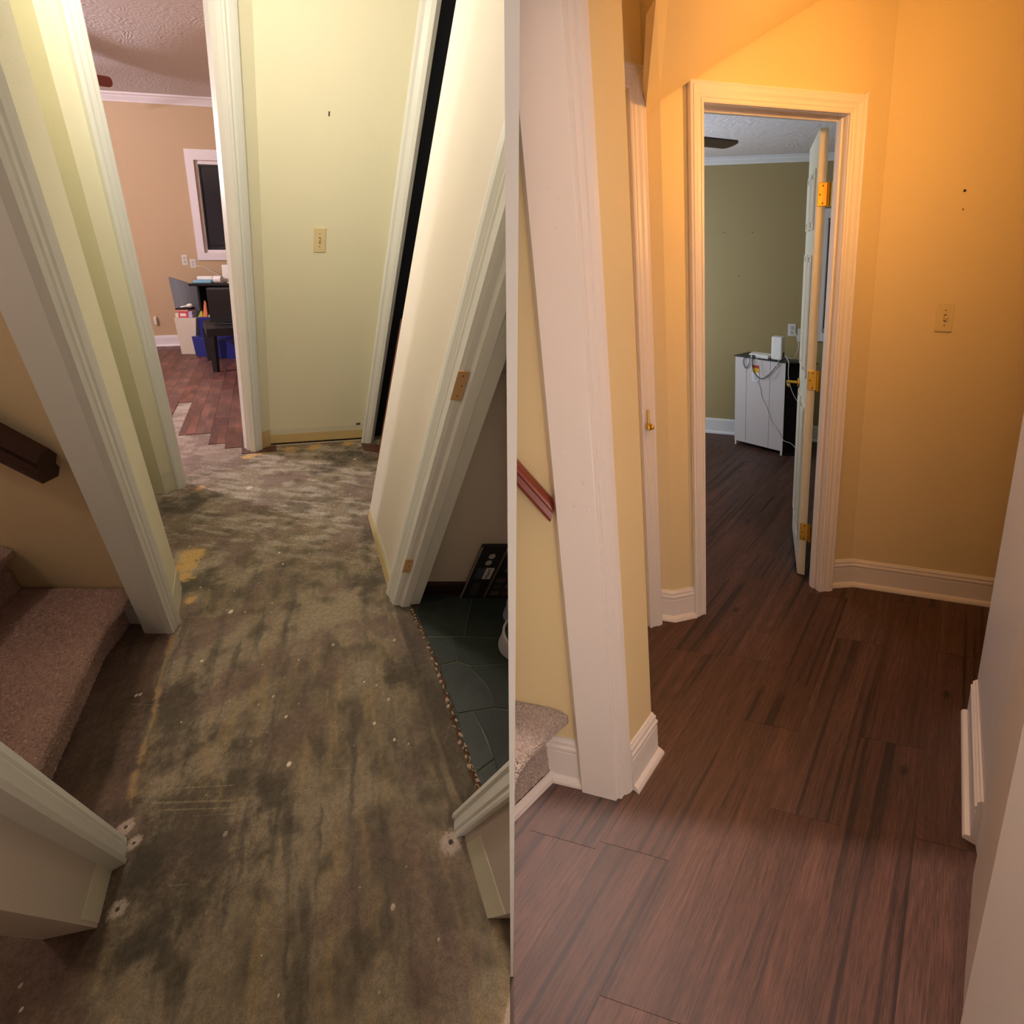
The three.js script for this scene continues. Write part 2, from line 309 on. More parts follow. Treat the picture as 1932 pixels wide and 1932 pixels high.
  const T = [[[-0.46, -1.632], [-0.2, -1.632], [-0.22, -1.345], [-0.395, -1.345], [-0.47, -1.5]], [[-0.2, -1.632], [0, -1.632], [0, -1.33], [-0.22, -1.345]], [[-0.39, -1.34], [-0.275, -1.343], [-0.235, -1.205], [-0.31, -1.185]], [[-0.275, -1.343], [-0.22, -1.345], [0, -1.33], [0, -1.195], [-0.18, -1.185], [-0.235, -1.205]],
    [[-0.31, -1.185], [-0.235, -1.205], [-0.18, -1.185], [-0.105, -1.1], [-0.065, -1.02], [-0.07, -0.988], [-0.145, -0.975], [-0.21, -0.965], [-0.28, -1.10]], [[-0.18, -1.185], [0, -1.195], [0, -0.98], [-0.07, -0.988], [-0.065, -1.02], [-0.105, -1.1]], [[-0.21, -0.965], [-0.145, -0.975], [-0.09, -0.876], [-0.06, -0.795], [-0.13, -0.745], [-0.18, -0.86]], [[-0.145, -0.975], [-0.07, -0.988], [0, -0.98], [0, -0.58], [-0.06, -0.795], [-0.09, -0.876]], [[-0.13, -0.745], [-0.06, -0.795], [-0.0, -0.60], [-0.10, -0.61]]];
  T.forEach((poly, i) => {
    const cx = poly.reduce((s, p) => s + p[0], 0) / poly.length, cz = poly.reduce((s, p) => s + p[1], 0) / poly.length;
    const inset = poly.map(([x, z]) => { const d = Math.hypot(x - cx, z - cz), k = 1 - 0.0045 / d; return [cx + (x - cx) * k, cz + (z - cz) * k]; }), low = poly.map(([x, z]) => { const d = Math.hypot(x - cx, z - cz), k = 1 - 0.0025 / d; return [cx + (x - cx) * k, cz + (z - cz) * k]; });
    part(entry, 'slate_tile', [loft(low.map(([x, z]) => [x, -0.012, z]), inset.map(([x, z]) => [x, 0.0005 + 0.0015 * rnd(), z]))], slate[i % 2]);
  });
}
// ---- walls of the old hall
const CH = 2.8;
{
  const p1 = [-1.686, -1.360], p2 = [-1.561, -1.361], p3 = [-1.579, -1.430], p4 = [-1.721, -1.670];
  const post = struct(OLD, 'trim_post', 'white painted door post at the left of the bare hall beside the carpeted step', 'trim');
  part(post, 'jamb', [prism([p1, p2, [-1.585, -1.42], [-1.70, -1.44]], 0, CH)], M.oldTrim);
  const f = frame(p2, p3); part(post, 'casing', [f.on(prism([[0, 0], [0, 0.003], [0.012, 0.008], [0.018, 0.004], [0.022, 0.009], [0.034, 0.009], [0.038, 0.004], [0.044, 0.011], [0.06, 0.014], [f.length, 0.014], [f.length, -0.02], [0, -0.02]], 0, CH))], M.oldTrim);
  const w = struct(OLD, 'wall_left', 'pale yellow hall wall behind the white door post', 'wall');
  part(w, 'wall_surface', [prism([p3, p4, [-1.82, -1.63], [-1.69, -1.445]], 0, CH)], M.oldWall);
  part(w, 'bare_strip', [frame(p3, p4).on(box(0.02, 0.275, 0, 0.155, 0, 0.0015))], M.bareWhite);
  const st = wall(OLD, 'wall_stair', 'tan stairwell wall at the left edge of the old hall', [-3.3, -1.448], [-1.68, -1.434], 0, CH + 1, 0.1, M.oldStair);
  const bb = struct(OLD, 'baseboard_stair', 'short white baseboard between the carpeted step and the old door post', 'baseboard');
  part(bb, 'board', [sweep([[-1.84, -1.434], [-1.68, -1.432]], BASE(0.17))], M.oldTrim);
  wall(OLD, 'wall_closet', 'yellow closet wall hidden behind the old door post', [-1.82, -1.63], [-2.95, -2.76], 0, CH, 0.05, M.oldWall);
  const fc = wall(OLD, 'wall_corner', 'narrow shaded yellow wall left of the office doorway', [-2.95, -2.754], [-2.498, -2.666], 0, CH, 0.06, M.oldWall);
  const q1 = [-2.498, -2.666], q2 = [-2.464, -2.745], q3 = [-2.443, -2.803];
  const cl = struct(OLD, 'wall_corner', 'angled yellow wall strip beside the left office door casing', 'wall');
  part(cl, 'wall_surface', [prism([q1, q2, [-2.55, -2.80], [-2.60, -2.68]], 0, CH)], M.oldWall);
  part(cl, 'bare_strip', [frame(q1, q2).on(box(0, 0.085, 0, 0.17, 0, 0.0015))], M.bareWhite);
  const dl = struct(OLD, 'trim_doorway', 'white casing on the left of the old office doorway', 'trim');
  const fq = frame([-2.462, -2.735], [-2.443, -2.805]);
  part(dl, 'casing', [fq.on(prism([[0, 0], [0, 0.016], [0.015, 0.02], [0.03, 0.013], [0.05, 0.014], [0.056, 0.010], [fq.length, 0.009], [fq.length, -0.03], [0, -0.03]], 0, CH))], M.oldTrim);
  part(dl, 'jamb', [prism([[-2.443, -2.803], [-2.452, -2.83], [-2.56, -2.80], [-2.545, -2.77]], 0, CH)], M.oldTrim);
  // right of the office doorway
  const r1 = [-2.251, -3.385], r2 = [-2.208, -3.465], r3 = [-2.159, -3.536], r4 = [-1.353, -3.685];
  const dr = struct(OLD, 'trim_doorway', 'white casing on the right of the old office doorway', 'trim');
  const fr = frame(r1, r2);
  part(dr, 'casing', [fr.on(prism([[0.02, 0], [0.02, 0.010], [0.03, 0.015], [0.04, 0.012], [0.05, 0.017], [0.075, 0.020], [fr.length, 0.020], [fr.length, -0.02], [0.02, -0.02]], 0, CH))], M.oldTrim);
  part(dr, 'jamb', [prism([[-2.240, -3.402], [-2.27, -3.405], [-2.285, -3.43], [-2.315, -3.435], [-2.325, -3.455], [-2.37, -3.488], [-2.33, -3.53], [-2.21, -3.46]], 0, CH)], M.oldTrim);
  const br = struct(OLD, 'wall_corner', 'narrow angled yellow wall strip right of the office doorway', 'wall');
  part(br, 'wall_surface', [prism([r2, r3, [-2.17, -3.60], [-2.26, -3.50]], 0, CH)], M.oldWall);
  part(br, 'bare_strip', [frame(r2, r3).on(box(0, 0.086, 0, 0.17, 0, 0.0015))], M.bareDrywall);
  const cw = wall(OLD, 'wall_centre', 'pale yellow wall with the light switch at the end of the old hall', r3, r4, 0, CH, 0.08, M.oldWall);
  const fw = frame(r3, r4);
  part(cw, 'bare_strip', [fw.on(box(0.0, 0.80, 0.03, 0.115, 0, 0.002))], M.bareDrywall, 'bare tan strip where the baseboard was');
  part(cw, 'torn_paper', [fw.on(box(0.0, 0.81, 0.115, 0.165, 0, 0.001))], M.bareWhite);
  part(cw, 'floor_gap', [fw.on(box(0.0, 0.80, 0.012, 0.03, 0, 0.001))], M.slot);
  part(cw, 'scrap', [fw.on(rbox(0.035, 0.014, 0.006, 0.735, 0.175, 0.004, 0.002))], M.slot);
  part(cw, 'nail_hole', [fw.on(rbox(0.008, 0.02, 0.003, 0.375, 2.14, 0, 0.001))], M.slot);
  const tr = struct(OLD, 'trim_doorway', 'white casing between the switch wall and the dark doorway', 'trim');
  const ft = frame([-1.375, -3.628], [-1.283, -3.609]);
  part(tr, 'casing', [ft.on(prism([[0, -0.07], [0, 0.004], [0.02, 0.012], [0.035, 0.006], [0.04, 0.010], [0.07, 0.010], [ft.length, 0.004], [ft.length + 0.002, -0.045], [0.06, -0.06]], 0, CH))], M.oldTrim);
  // room beyond the right doorway; its lack of light is painted on as dark navy
  const dk = struct(OLD, 'wall_far', 'walls painted near black for the unlit room beyond the right doorway of the old hall', 'wall');
  part(dk, 'wall_surface', [prism([[-1.30, -3.78], [-0.35, -3.95], [-0.35, -4.0], [-1.30, -3.83]], 0, CH), prism([[-0.40, -3.95], [-0.40, -1.75], [-0.35, -1.75], [-0.35, -3.95]], 0, CH)], M.paintedShade);
  for (const [a, b] of [[[-1.13, -3.25], [-1.22, -3.70]], [[-1.09, -3.3], [-1.12, -3.72]]]) {
    const s = thing(OLD, 'wood_strip', a[0] < -1.1 ? 'reddish wood strip leaning inside the dark doorway, nearer the casing' : 'reddish wood strip leaning inside the dark doorway, nearer the white wall', 'wood strip', 'wood strips in the dark doorway');
    part(s, 'strip', [loft([[a[0], 0.004, a[1]], [a[0] + 0.03, 0.004, a[1]], [a[0] + 0.03, 0.004, a[1] - 0.015], [a[0], 0.004, a[1] - 0.015]], [[b[0], 1.05, b[1]], [b[0] + 0.03, 1.05, b[1]], [b[0] + 0.03, 1.05, b[1] - 0.015], [b[0], 1.05, b[1] - 0.015]])], std(0x7a4636, 0.6));
  }
  // right hall wall and its door post
  const e1 = [-0.943, -2.347], e2 = [-0.638, -1.646], j0 = [-0.589, -1.546];
  const ew = struct(OLD, 'wall_right', 'bright cream wall on the right of the old hall', 'wall');
  part(ew, 'wall_surface', [prism([e1, e2, [-0.50, -1.68], [-0.82, -2.42]], 0, CH)], M.oldWhiteWall);
  const fe = frame(e1, e2);
  part(ew, 'bare_strip', [fe.on(box(0.0, fe.length, 0.012, 0.075, 0, 0.002))], M.bareDrywall, 'bare tan strip where the baseboard was');
  part(ew, 'torn_paper', [fe.on(box(0.0, fe.length, 0.075, 0.115, 0, 0.001))], M.bareWhite);
  const jp = struct(OLD, 'trim_post', 'white fluted door post with empty hinge mortises at the right of the bare hall', 'trim');
  const fj = frame(e2, j0);
  part(jp, 'casing', [fj.on(prism([[0, -0.02], [0, 0.012], [0.01, 0.014], [0.03, 0.012], [0.045, 0.006], [0.055, 0.010], [0.065, 0.006], [0.075, 0.009], [0.085, 0.005], [fj.length, 0], [fj.length, -0.02]], 0, CH))], M.oldTrim);
  part(jp, 'jamb', [prism([j0, [-0.574, -1.541], [-0.555, -1.541], [-0.541, -1.528], [-0.506, -1.533], [-0.502, -1.548], [-0.459, -1.553], [-0.458, -1.634], [-0.52, -1.66], [-0.62, -1.62]], 0, CH)], M.oldTrim);
  const fm = frame([-0.592, -1.5435], [-0.545, -1.5395]);
  for (const [y, h] of [[1.143, 0.094], [0.30, 0.09]]) {
    const m = part(jp, 'hinge_mortise', [fm.on(rbox(0.034, h, 0.004, 0.019, y, 0.0035, 0.0019))], M.hingeWood, 'bare wood hinge mortise');
    for (const d of [-0.032, 0, 0.032]) part(m, 'screw_hole', [fm.on(cyl(0.0022, 0.0022, 0.002, 0, 0, 0, 10).rotateX(Math.PI / 2).translate(0.022 + (d ? 0 : 0.004), y + d, 0.006))], M.slot);
  }
  wall(OLD, 'wall_right', 'grey entry wall behind the right door post', [-0.458, -1.634], [0.1, -1.634], 0, CH, 0.1, M.oldGrey);
  const gb = struct(OLD, 'baseboard_right', 'dark brown baseboard along the grey entry wall', 'baseboard');
  part(gb, 'board', [sweep([[-0.458, -1.634], [0.1, -1.634]], [[0, 0], [0.012, 0], [0.012, 0.075], [0.006, 0.09], [0, 0.09]])], M.darkWood);
  // near posts on both sides of the viewer
  const near = (name, label, lab2, a, b, c, d, rest) => {
    const t = struct(OLD, name, label, 'trim'), f = frame(a, b);
    part(t, 'casing', [f.on(prism([[0, -0.02], [0, 0.012], [0.012, 0.016], [0.02, 0.010], [0.045, 0.014], [0.052, 0.010], [0.06, 0.012], [f.length, 0.010], [f.length, -0.02]], 0.002, CH))], M.oldTrim);
    const w = struct(OLD, 'wall_near', lab2, 'wall');
    part(w, 'wall_surface', [prism(rest, 0, CH)], M.oldGrey);
    const g = frame(c, d);
    part(w, 'bare_strip', [g.on(box(0.01, g.length, 0.0, 0.13, 0, 0.0015))], M.bareWhite);
    return w;
  };
  near('trim_near', 'white casing low at the right edge of the old hall, nearest the viewer', 'short wall below the near right casing', [-0.174, -0.633], [-0.159, -0.568], [-0.139, -0.559], [-0.063, -0.386], [[-0.160, -0.628], [-0.139, -0.559], [-0.063, -0.386], [0.1, -0.386], [0.1, -0.64]]);
  near('trim_near', 'white casing low at the left edge of the old hall, nearest the viewer', 'short wall below the near left casing', [-1.12, -0.496], [-1.163, -0.56], [-1.079, -0.367], [-1.139, -0.489], [[-1.170, -0.55], [-1.139, -0.489], [-1.079, -0.367], [-1.20, -0.345], [-1.29, -0.53]]);
  // closing walls and ceiling outside the picture
  struct(OLD, 'wall_near', 'side wall behind the viewer in the old hall', 'wall', [prism([[-2.3, -0.34], [-2.2, -0.34], [-2.2, 1.6], [-2.3, 1.6]], 0, CH), prism([[-3.5, -1.43], [-3.4, -1.43], [-3.4, -0.34], [-3.5, -0.34]], 0, CH), prism([[-3.5, -0.40], [-2.2, -0.40], [-2.2, -0.30], [-3.5, -0.30]], 0, CH)], M.oldGrey);
  struct(OLD, 'wall_top', 'wall above the doorway between the old entry and the bare hall', 'wall', [prism([[-1.66, -1.37], [-0.52, -1.53], [-0.52, -1.62], [-1.66, -1.46]], 2.12, CH)], M.oldTrim);
  struct(OLD, 'ceiling', 'plain ceiling of the old hall', 'ceiling', [prism([[-4.5, 1.2], [0, 1.2], [0, -4.2], [-2.2, -3.7], [-2.5, -2.8], [-4.5, -2.8]], CH, CH + 0.1)], M.ceiling);
}
// ---- old office
const OW = frame([-6.484, -8.099], [-6.071, -8.198]);
{
  const OC = 3.22;
  const w = struct(OLD, 'wall_office', 'peach office wall seen through the old doorway', 'wall');
  part(w, 'wall_surface', [OW.on(box(-3.2, 1.02, 0, OC, -0.1, 0)), OW.on(box(1.02, 1.75, 0, 1.45, -0.1, 0)), OW.on(box(1.02, 1.75, 2.585, OC, -0.1, 0)), OW.on(box(1.75, 3.3, 0, OC, -0.1, 0))], M.oldOfficeWall);
  const A = OW.at(-3.1), D = OW.at(3.2);
  struct(OLD, 'wall_office', 'office side walls out of view in the old hall', 'wall', [prism([A, [A[0], -2.83], [A[0] - 0.1, -2.83], [A[0] - 0.1, A[1]]], 0, OC), prism([[-2.56, -2.82], [A[0], -2.92], [A[0], -2.82], [-2.56, -2.74]], 0, OC), prism([D, [-2.30, -3.52], [-2.22, -3.52], [D[0] + 0.1, D[1]]], 0, OC), prism([[-2.58, -2.80], [-2.2, -3.46], [-2.28, -3.50], [-2.64, -2.83]], 2.72, OC)], M.oldOfficeWall);
  const swirl = texture(512, 512, (u, v) => { const w = 0.5 * tileNoise(u, v, 3), n = Math.sin((u * 9 + v * 5 + 2.2 * tileNoise(u, v, 5) + w) * 6.283); return 0.5 + 0.3 * n * tileNoise(u, v, 4, noise2) + 0.2 * tileNoise(u, v, 30); }, false);
  swirl.repeat.set(0.8, 0.8);
  M.swirl = std(0xe9e4ea, 0.85, { bumpMap: swirl, bumpScale: 0.007 });
  struct(OLD, 'ceiling', 'swirl textured office ceiling beyond the old doorway', 'ceiling', [prism([[-10, -2.6], [-2.2, -2.6], [-2.2, -9.2], [-10, -9.2]], OC, OC + 0.1)], M.swirl);
  const cr = struct(OLD, 'trim_crown', 'white crown moulding along the peach office wall', 'trim');
  part(cr, 'moulding', [sweep([OW.at(-3.1), OW.at(3.2)], [[0, 3.135], [0.008, 3.135], [0.012, 3.15], [0.03, 3.18], [0.036, 3.195], [0.05, 3.205], [0.052, OC], [0, OC]])], M.officeTrimOld);
  const bb = struct(OLD, 'baseboard_office', 'tall white baseboard along the peach office wall', 'baseboard');
  part(bb, 'board', [sweep([OW.at(-3.1), OW.at(3.2)], [[0, 0], [0.018, 0], [0.018, 0.15], [0.01, 0.19], [0, 0.19]])], M.officeTrimOld);
  part(bb, 'shoe_moulding', [sweep([OW.at(-3.1), OW.at(3.2)], [[0.018, 0], [0.04, 0], [0.036, 0.02], [0.018, 0.03]])], M.officeTrimOld);
  // window with dark glass
  const win = struct(OLD, 'window_1', 'white framed dark window on the peach office wall', 'window');
  const b = (u0, u1, y0, y1, w0, w1) => OW.on(box(u0, u1, y0, y1, w0, w1));
  part(win, 'window_casing', [b(0.913, 1.02, 1.346, 2.70, 0, 0.025), b(1.75, 1.86, 1.346, 2.70, 0, 0.025), b(1.02, 1.75, 2.585, 2.70, 0, 0.025), b(1.02, 1.75, 1.346, 1.45, 0, 0.03)], M.officeTrimOld);
  part(win, 'sash_frame', [b(1.02, 1.055, 1.45, 2.585, -0.06, -0.03), b(1.715, 1.75, 1.45, 2.585, -0.06, -0.03), b(1.055, 1.715, 2.545, 2.585, -0.06, -0.03), b(1.055, 1.715, 1.45, 1.49, -0.06, -0.03)], M.officeTrimOld);
  part(win, 'inner_frame', [b(1.055, 1.075, 1.49, 2.545, -0.05, -0.035), b(1.055, 1.715, 2.52, 2.545, -0.05, -0.035), b(1.055, 1.715, 1.545, 1.56, -0.05, -0.035)], M.charcoal);
  part(win, 'pane', [b(1.055, 1.715, 1.49, 2.545, -0.07, -0.055)], M.glassDark);
  part(win, 'night_shade', [b(0.95, 1.8, 1.4, 2.62, -0.11, -0.10)], M.black);

  // red brown planks, laid up to a stepped raw edge
  const fl = struct(OLD, 'floor', 'reddish brown plank flooring in the old office, stopping at a stepped edge', 'floor');
  const wood = texture(512, 1024, (u, v) => {
    const col = Math.floor(u * 4), cu = u * 4 - col, blk = noise2(col * 7.3 + Math.floor(cu * 2) * 3.1, v * 2.2);
    const g = noise(u * 60 + 2 * noise(u * 8, v * 6), v * 5) * 0.5 + noise2(u * 160, v * 14) * 0.3 + 0.5 * noise(u * 9 + col * 5, v * 7);
    return lerp3([78, 54, 50], [148, 102, 88], clamp(0.45 + 0.38 * blk + 0.26 * g));
  });
  const mats = [0xffffff, 0xe8d8d8, 0xf5e6dd].map((c) => std(c, 0.5, { map: wood }));
  const O = [-3.159, -3.79], a = [-0.456, -0.89], bdir = [0.98, -0.19], W = 0.142;
  const P = (l, s) => [O[0] + a[0] * l + bdir[0] * s, O[1] + a[1] * l + bdir[1] * s];
  const start = { 0: 0, 1: 0, 2: -0.308, 3: -0.435, 4: -0.6, 5: -0.6, '-1': 1.15, '-2': 0.35 };
  for (let r = -22; r < 14; r++) {
    let l = start[r] ?? (r < -2 ? -0.2 : 0.2), first = true;
    while (l < 6.4) {
      const n = l + (first ? 0.35 + 0.75 * rnd() : 1.15); first = false;
      const c = P((l + n) / 2, (r + 0.5) * W);
      const end = Math.min(n, 6.4);
      if (c[0] < -2.3 && c[0] > -9.3 && c[1] < -2.9 && (c[1] - -8.1) * 1 > -0.233 / 0.972 * (c[0] + 6.484) + 0.0) {
        const g = 0.0012, poly = [P(l + g, r * W + g), P(end - g, r * W + g), P(end - g, (r + 1) * W - g), P(l + g, (r + 1) * W - g)];
        const ge = prism(poly, -0.0005, 0.006), p = ge.attributes.position, uv = ge.attributes.uv, c0 = Math.floor(rnd() * 4), v0 = rnd();
        for (let i = 0; i < p.count; i++) { const x = p.getX(i) - O[0], z = p.getZ(i) - O[1], det = a[0] * bdir[1] - bdir[0] * a[1], L = (x * bdir[1] - bdir[0] * z) / det, S = (a[0] * z - a[1] * x) / det; uv.setXY(i, (c0 + (S / W - r)) / 4, v0 + L / 1.2); }
        part(fl, 'plank', ge, mats[Math.floor(rnd() * 3)]);
      }
      l = n;
    }
  }
  // two loose planks at the dark doorway
  for (const poly of [[[-1.37, -3.60], [-1.06, -3.52], [-1.02, -3.36], [-1.30, -3.44]], [[-1.06, -3.52], [-0.75, -3.44], [-0.72, -3.25], [-1.00, -3.32]], [[-1.03, -3.9], [-0.45, -3.8], [-0.45, -3.5], [-1.0, -3.55]]]) part(fl, 'plank', [prism(poly, 0, 0.006)], std(0x5a3424, 0.55));
}

// ================================================================ OLD HALL: things
const carpetTex = texture(512, 512, (u, v) => { const n = 0.6 * tileNoise(u, v, 45) + 0.5 * tileNoise(u, v, 100, noise2) + 0.3 * tileNoise(u, v, 8); return lerp3([146, 128, 118], [236, 222, 212], 0.5 + 0.6 * n); });
carpetTex.repeat.set(3.2, 3.2);
const carpetOld = std(0xf2dedd, 1, { map: carpetTex, bumpMap: carpetTex, bumpScale: 0.012 }), carpetNew = std(0xffffff, 1, { map: carpetTex, bumpMap: carpetTex, bumpScale: 0.012 });
const STEP = (y, h, o) => [[-o - 0.45, y], [-o, y], [-o, y + h * 0.62], [-o + 0.02, y + h * 0.68], [-o + 0.05, y + h * 0.74], [-o + 0.072, y + h * 0.83], [-o + 0.07, y + h * 0.92], [-o + 0.045, y + h * 0.985], [-o + 0.01, y + h], [-o - 0.45, y + h * 1.005]];
// looped pile standing on the carpet: small tufts scattered over the swept surface
function pile(path, profile, to, n, size) {
  const seg = [], pos = [], uv = [];
  for (let i = 1; i + 1 < profile.length; i++) { const a = profile[i], b = profile[i + 1], l = Math.min(0.3, Math.hypot(b[0] - a[0], b[1] - a[1])); seg.push([a, b, l]); }
  const tot = seg.reduce((s, e) => s + e[2], 0), plen = path.slice(1).map((p, i) => Math.hypot(p[0] - path[i][0], p[1] - path[i][1])), ptot = plen.reduce((s, e) => s + e, 0);
  const O = [[1, 0, 0], [-1, 0, 0], [0, 1, 0], [0, -1, 0], [0, 0, 1], [0, 0, -1]], F = [[0, 2, 4], [2, 1, 4], [1, 3, 4], [3, 0, 4], [2, 0, 5], [1, 2, 5], [3, 1, 5], [0, 3, 5]];
  for (let k = 0; k < n; k++) {
    let t = rnd() * tot, i = 0; while (t > seg[i][2] && i < seg.length - 1) t -= seg[i++][2];
    const [a, b] = seg[i], l = Math.hypot(b[0] - a[0], b[1] - a[1]), o = a[0] + (b[0] - a[0]) * t / l, y = a[1] + (b[1] - a[1]) * t / l;
    let s = rnd() * ptot, j = 0; while (s > plen[j] && j < plen.length - 1) s -= plen[j++];
    const f = s / plen[j], x = path[j][0] + (path[j + 1][0] - path[j][0]) * f + to[0] * o, z = path[j][1] + (path[j + 1][1] - path[j][1]) * f + to[1] * o;
    const r = size * (0.7 + 0.6 * rnd()), c = rnd() * 6.3, C = Math.cos(c), S = Math.sin(c), u = rnd(), v = rnd();
    const q = O.map(([X, Y, Z]) => [x + r * (X * C - Z * S), y + r * Y, z + r * (X * S + Z * C)]);
    for (const tri of F) for (const m of tri) { pos.push(...q[m]); uv.push(u, v); }
  }
  return geo(pos, uv);
}
{
  const s = thing(OLD, 'staircase', 'mauve carpeted stairs at the left of the old hall', 'stairs');
  const path = [[-1.415, -0.475], [-1.60, -0.88], [-1.755, -1.22], [-1.775, -1.33], [-1.80, -1.428]], to = [1, 0];
  const st0 = part(s, 'step', [sweepTo(path, STEP(0.002, 0.258, 0), to)], carpetOld); part(st0, 'carpet_pile', [pile(path, STEP(0.002, 0.258, 0), to, 9000, 0.0042)], carpetOld).userData.kind = 'stuff';
  part(s, 'step', [sweepTo(path, STEP(0.262, 0.258, 0.40), to)], carpetOld);
  const h = thing(OLD, 'handrail', 'dark wooden handrail end on the tan stairwell wall', 'handrail');
  const ring = (x, y) => [[0.02, 0], [0.075, 0], [0.085, 0.03], [0.07, 0.05], [0.08, 0.08], [0.055, 0.11], [0.03, 0.11], [0.01, 0.08], [0.02, 0.05], [0.01, 0.03]].map(([w, v]) => [x + 0.2 * v, y + v, -1.425 + w]);
  part(h, 'rail', [loft(ring(-1.785, 0.875), ring(-2.7, 1.65))], M.darkWood);
  part(h, 'bracket', [box(-2.05, -2.03, 1.02, 1.10, -1.44, -1.37)], M.brass);
}
function wallPlate(hall, f, name, label, cat, u0, u1, y0, y1, m, kind, group) {
  const t = thing(hall, name, label, cat, group), u = (u0 + u1) / 2, y = (y0 + y1) / 2, w = u1 - u0, h = y1 - y0;
  part(t, 'plate', [f.on(rbox(w, h, 0.006, u, y, 0.003, 0.0028))], m);
  if (kind === 'switch') {
    part(t, 'slot', [f.on(box(u - w * 0.07, u + w * 0.07, y - h * 0.12, y + h * 0.12, 0.004, 0.0064))], M.slot);
    const l = rbox(w * 0.12, h * 0.15, 0.016, 0, 0, 0, 0.002); l.rotateX(0.5); l.translate(u, y - h * 0.01, 0.010); part(t, 'toggle', [f.on(l)], m);
  } else for (const d of [-0.2, 0.2]) part(t, 'socket', [f.on(rbox(w * 0.5, h * 0.28, 0.003, u, y + h * d, 0.0065, 0.001))], M.greyPlastic);
  for (const d of kind === 'switch' ? [-0.27, 0.27] : [0]) part(t, 'screw', [f.on(cyl(w * 0.035, w * 0.035, 0.002, 0, 0, 0, 10).rotateX(Math.PI / 2).translate(u, y + h * d, 0.0068))], M.screw);
  return t;
}
{
  wallPlate(OLD, frame([-2.159, -3.536], [-1.353, -3.685]), 'light_switch', 'ivory light switch on the pale yellow wall of the old hall', 'switch', 0.313, 0.389, 1.482, 1.615, M.ivoryOld, 'switch');
  wallPlate(OLD, OW, 'wall_outlet', 'white wall outlet on the peach wall, left of the pair under the window', 'outlet', 0.673, 0.75, 1.28, 1.42, M.whitePlastic, 'outlet');
  wallPlate(OLD, OW, 'wall_outlet', 'white wall plate on the peach wall, right of the pair under the window', 'outlet', 0.785, 0.868, 1.24, 1.36, M.whitePlastic, 'outlet');
  const o = wallPlate(OLD, OW, 'wall_outlet', 'low wall outlet with a white plug-in above the tall baseboard', 'outlet', 0.095, 0.165, 0.42, 0.545, M.hingeWood, 'outlet');
  part(o, 'plug', [OW.on(rbox(0.045, 0.13, 0.05, 0.132, 0.44, 0.03, 0.015))], M.whitePlastic);
  const cord = thing(OLD, 'cord', 'thin pale cord from the wall plate to the desk top', 'cord');
  part(cord, 'wire', [tube([OW.at(0.85).toSpliced(1, 0, 1.27), OW.at(1.0, 0.05).toSpliced(1, 0, 1.24), OW.at(1.2, 0.1).toSpliced(1, 0, 1.14), [-5.0, 1.075, -7.72]], 0.005)], M.whiteCable);
}
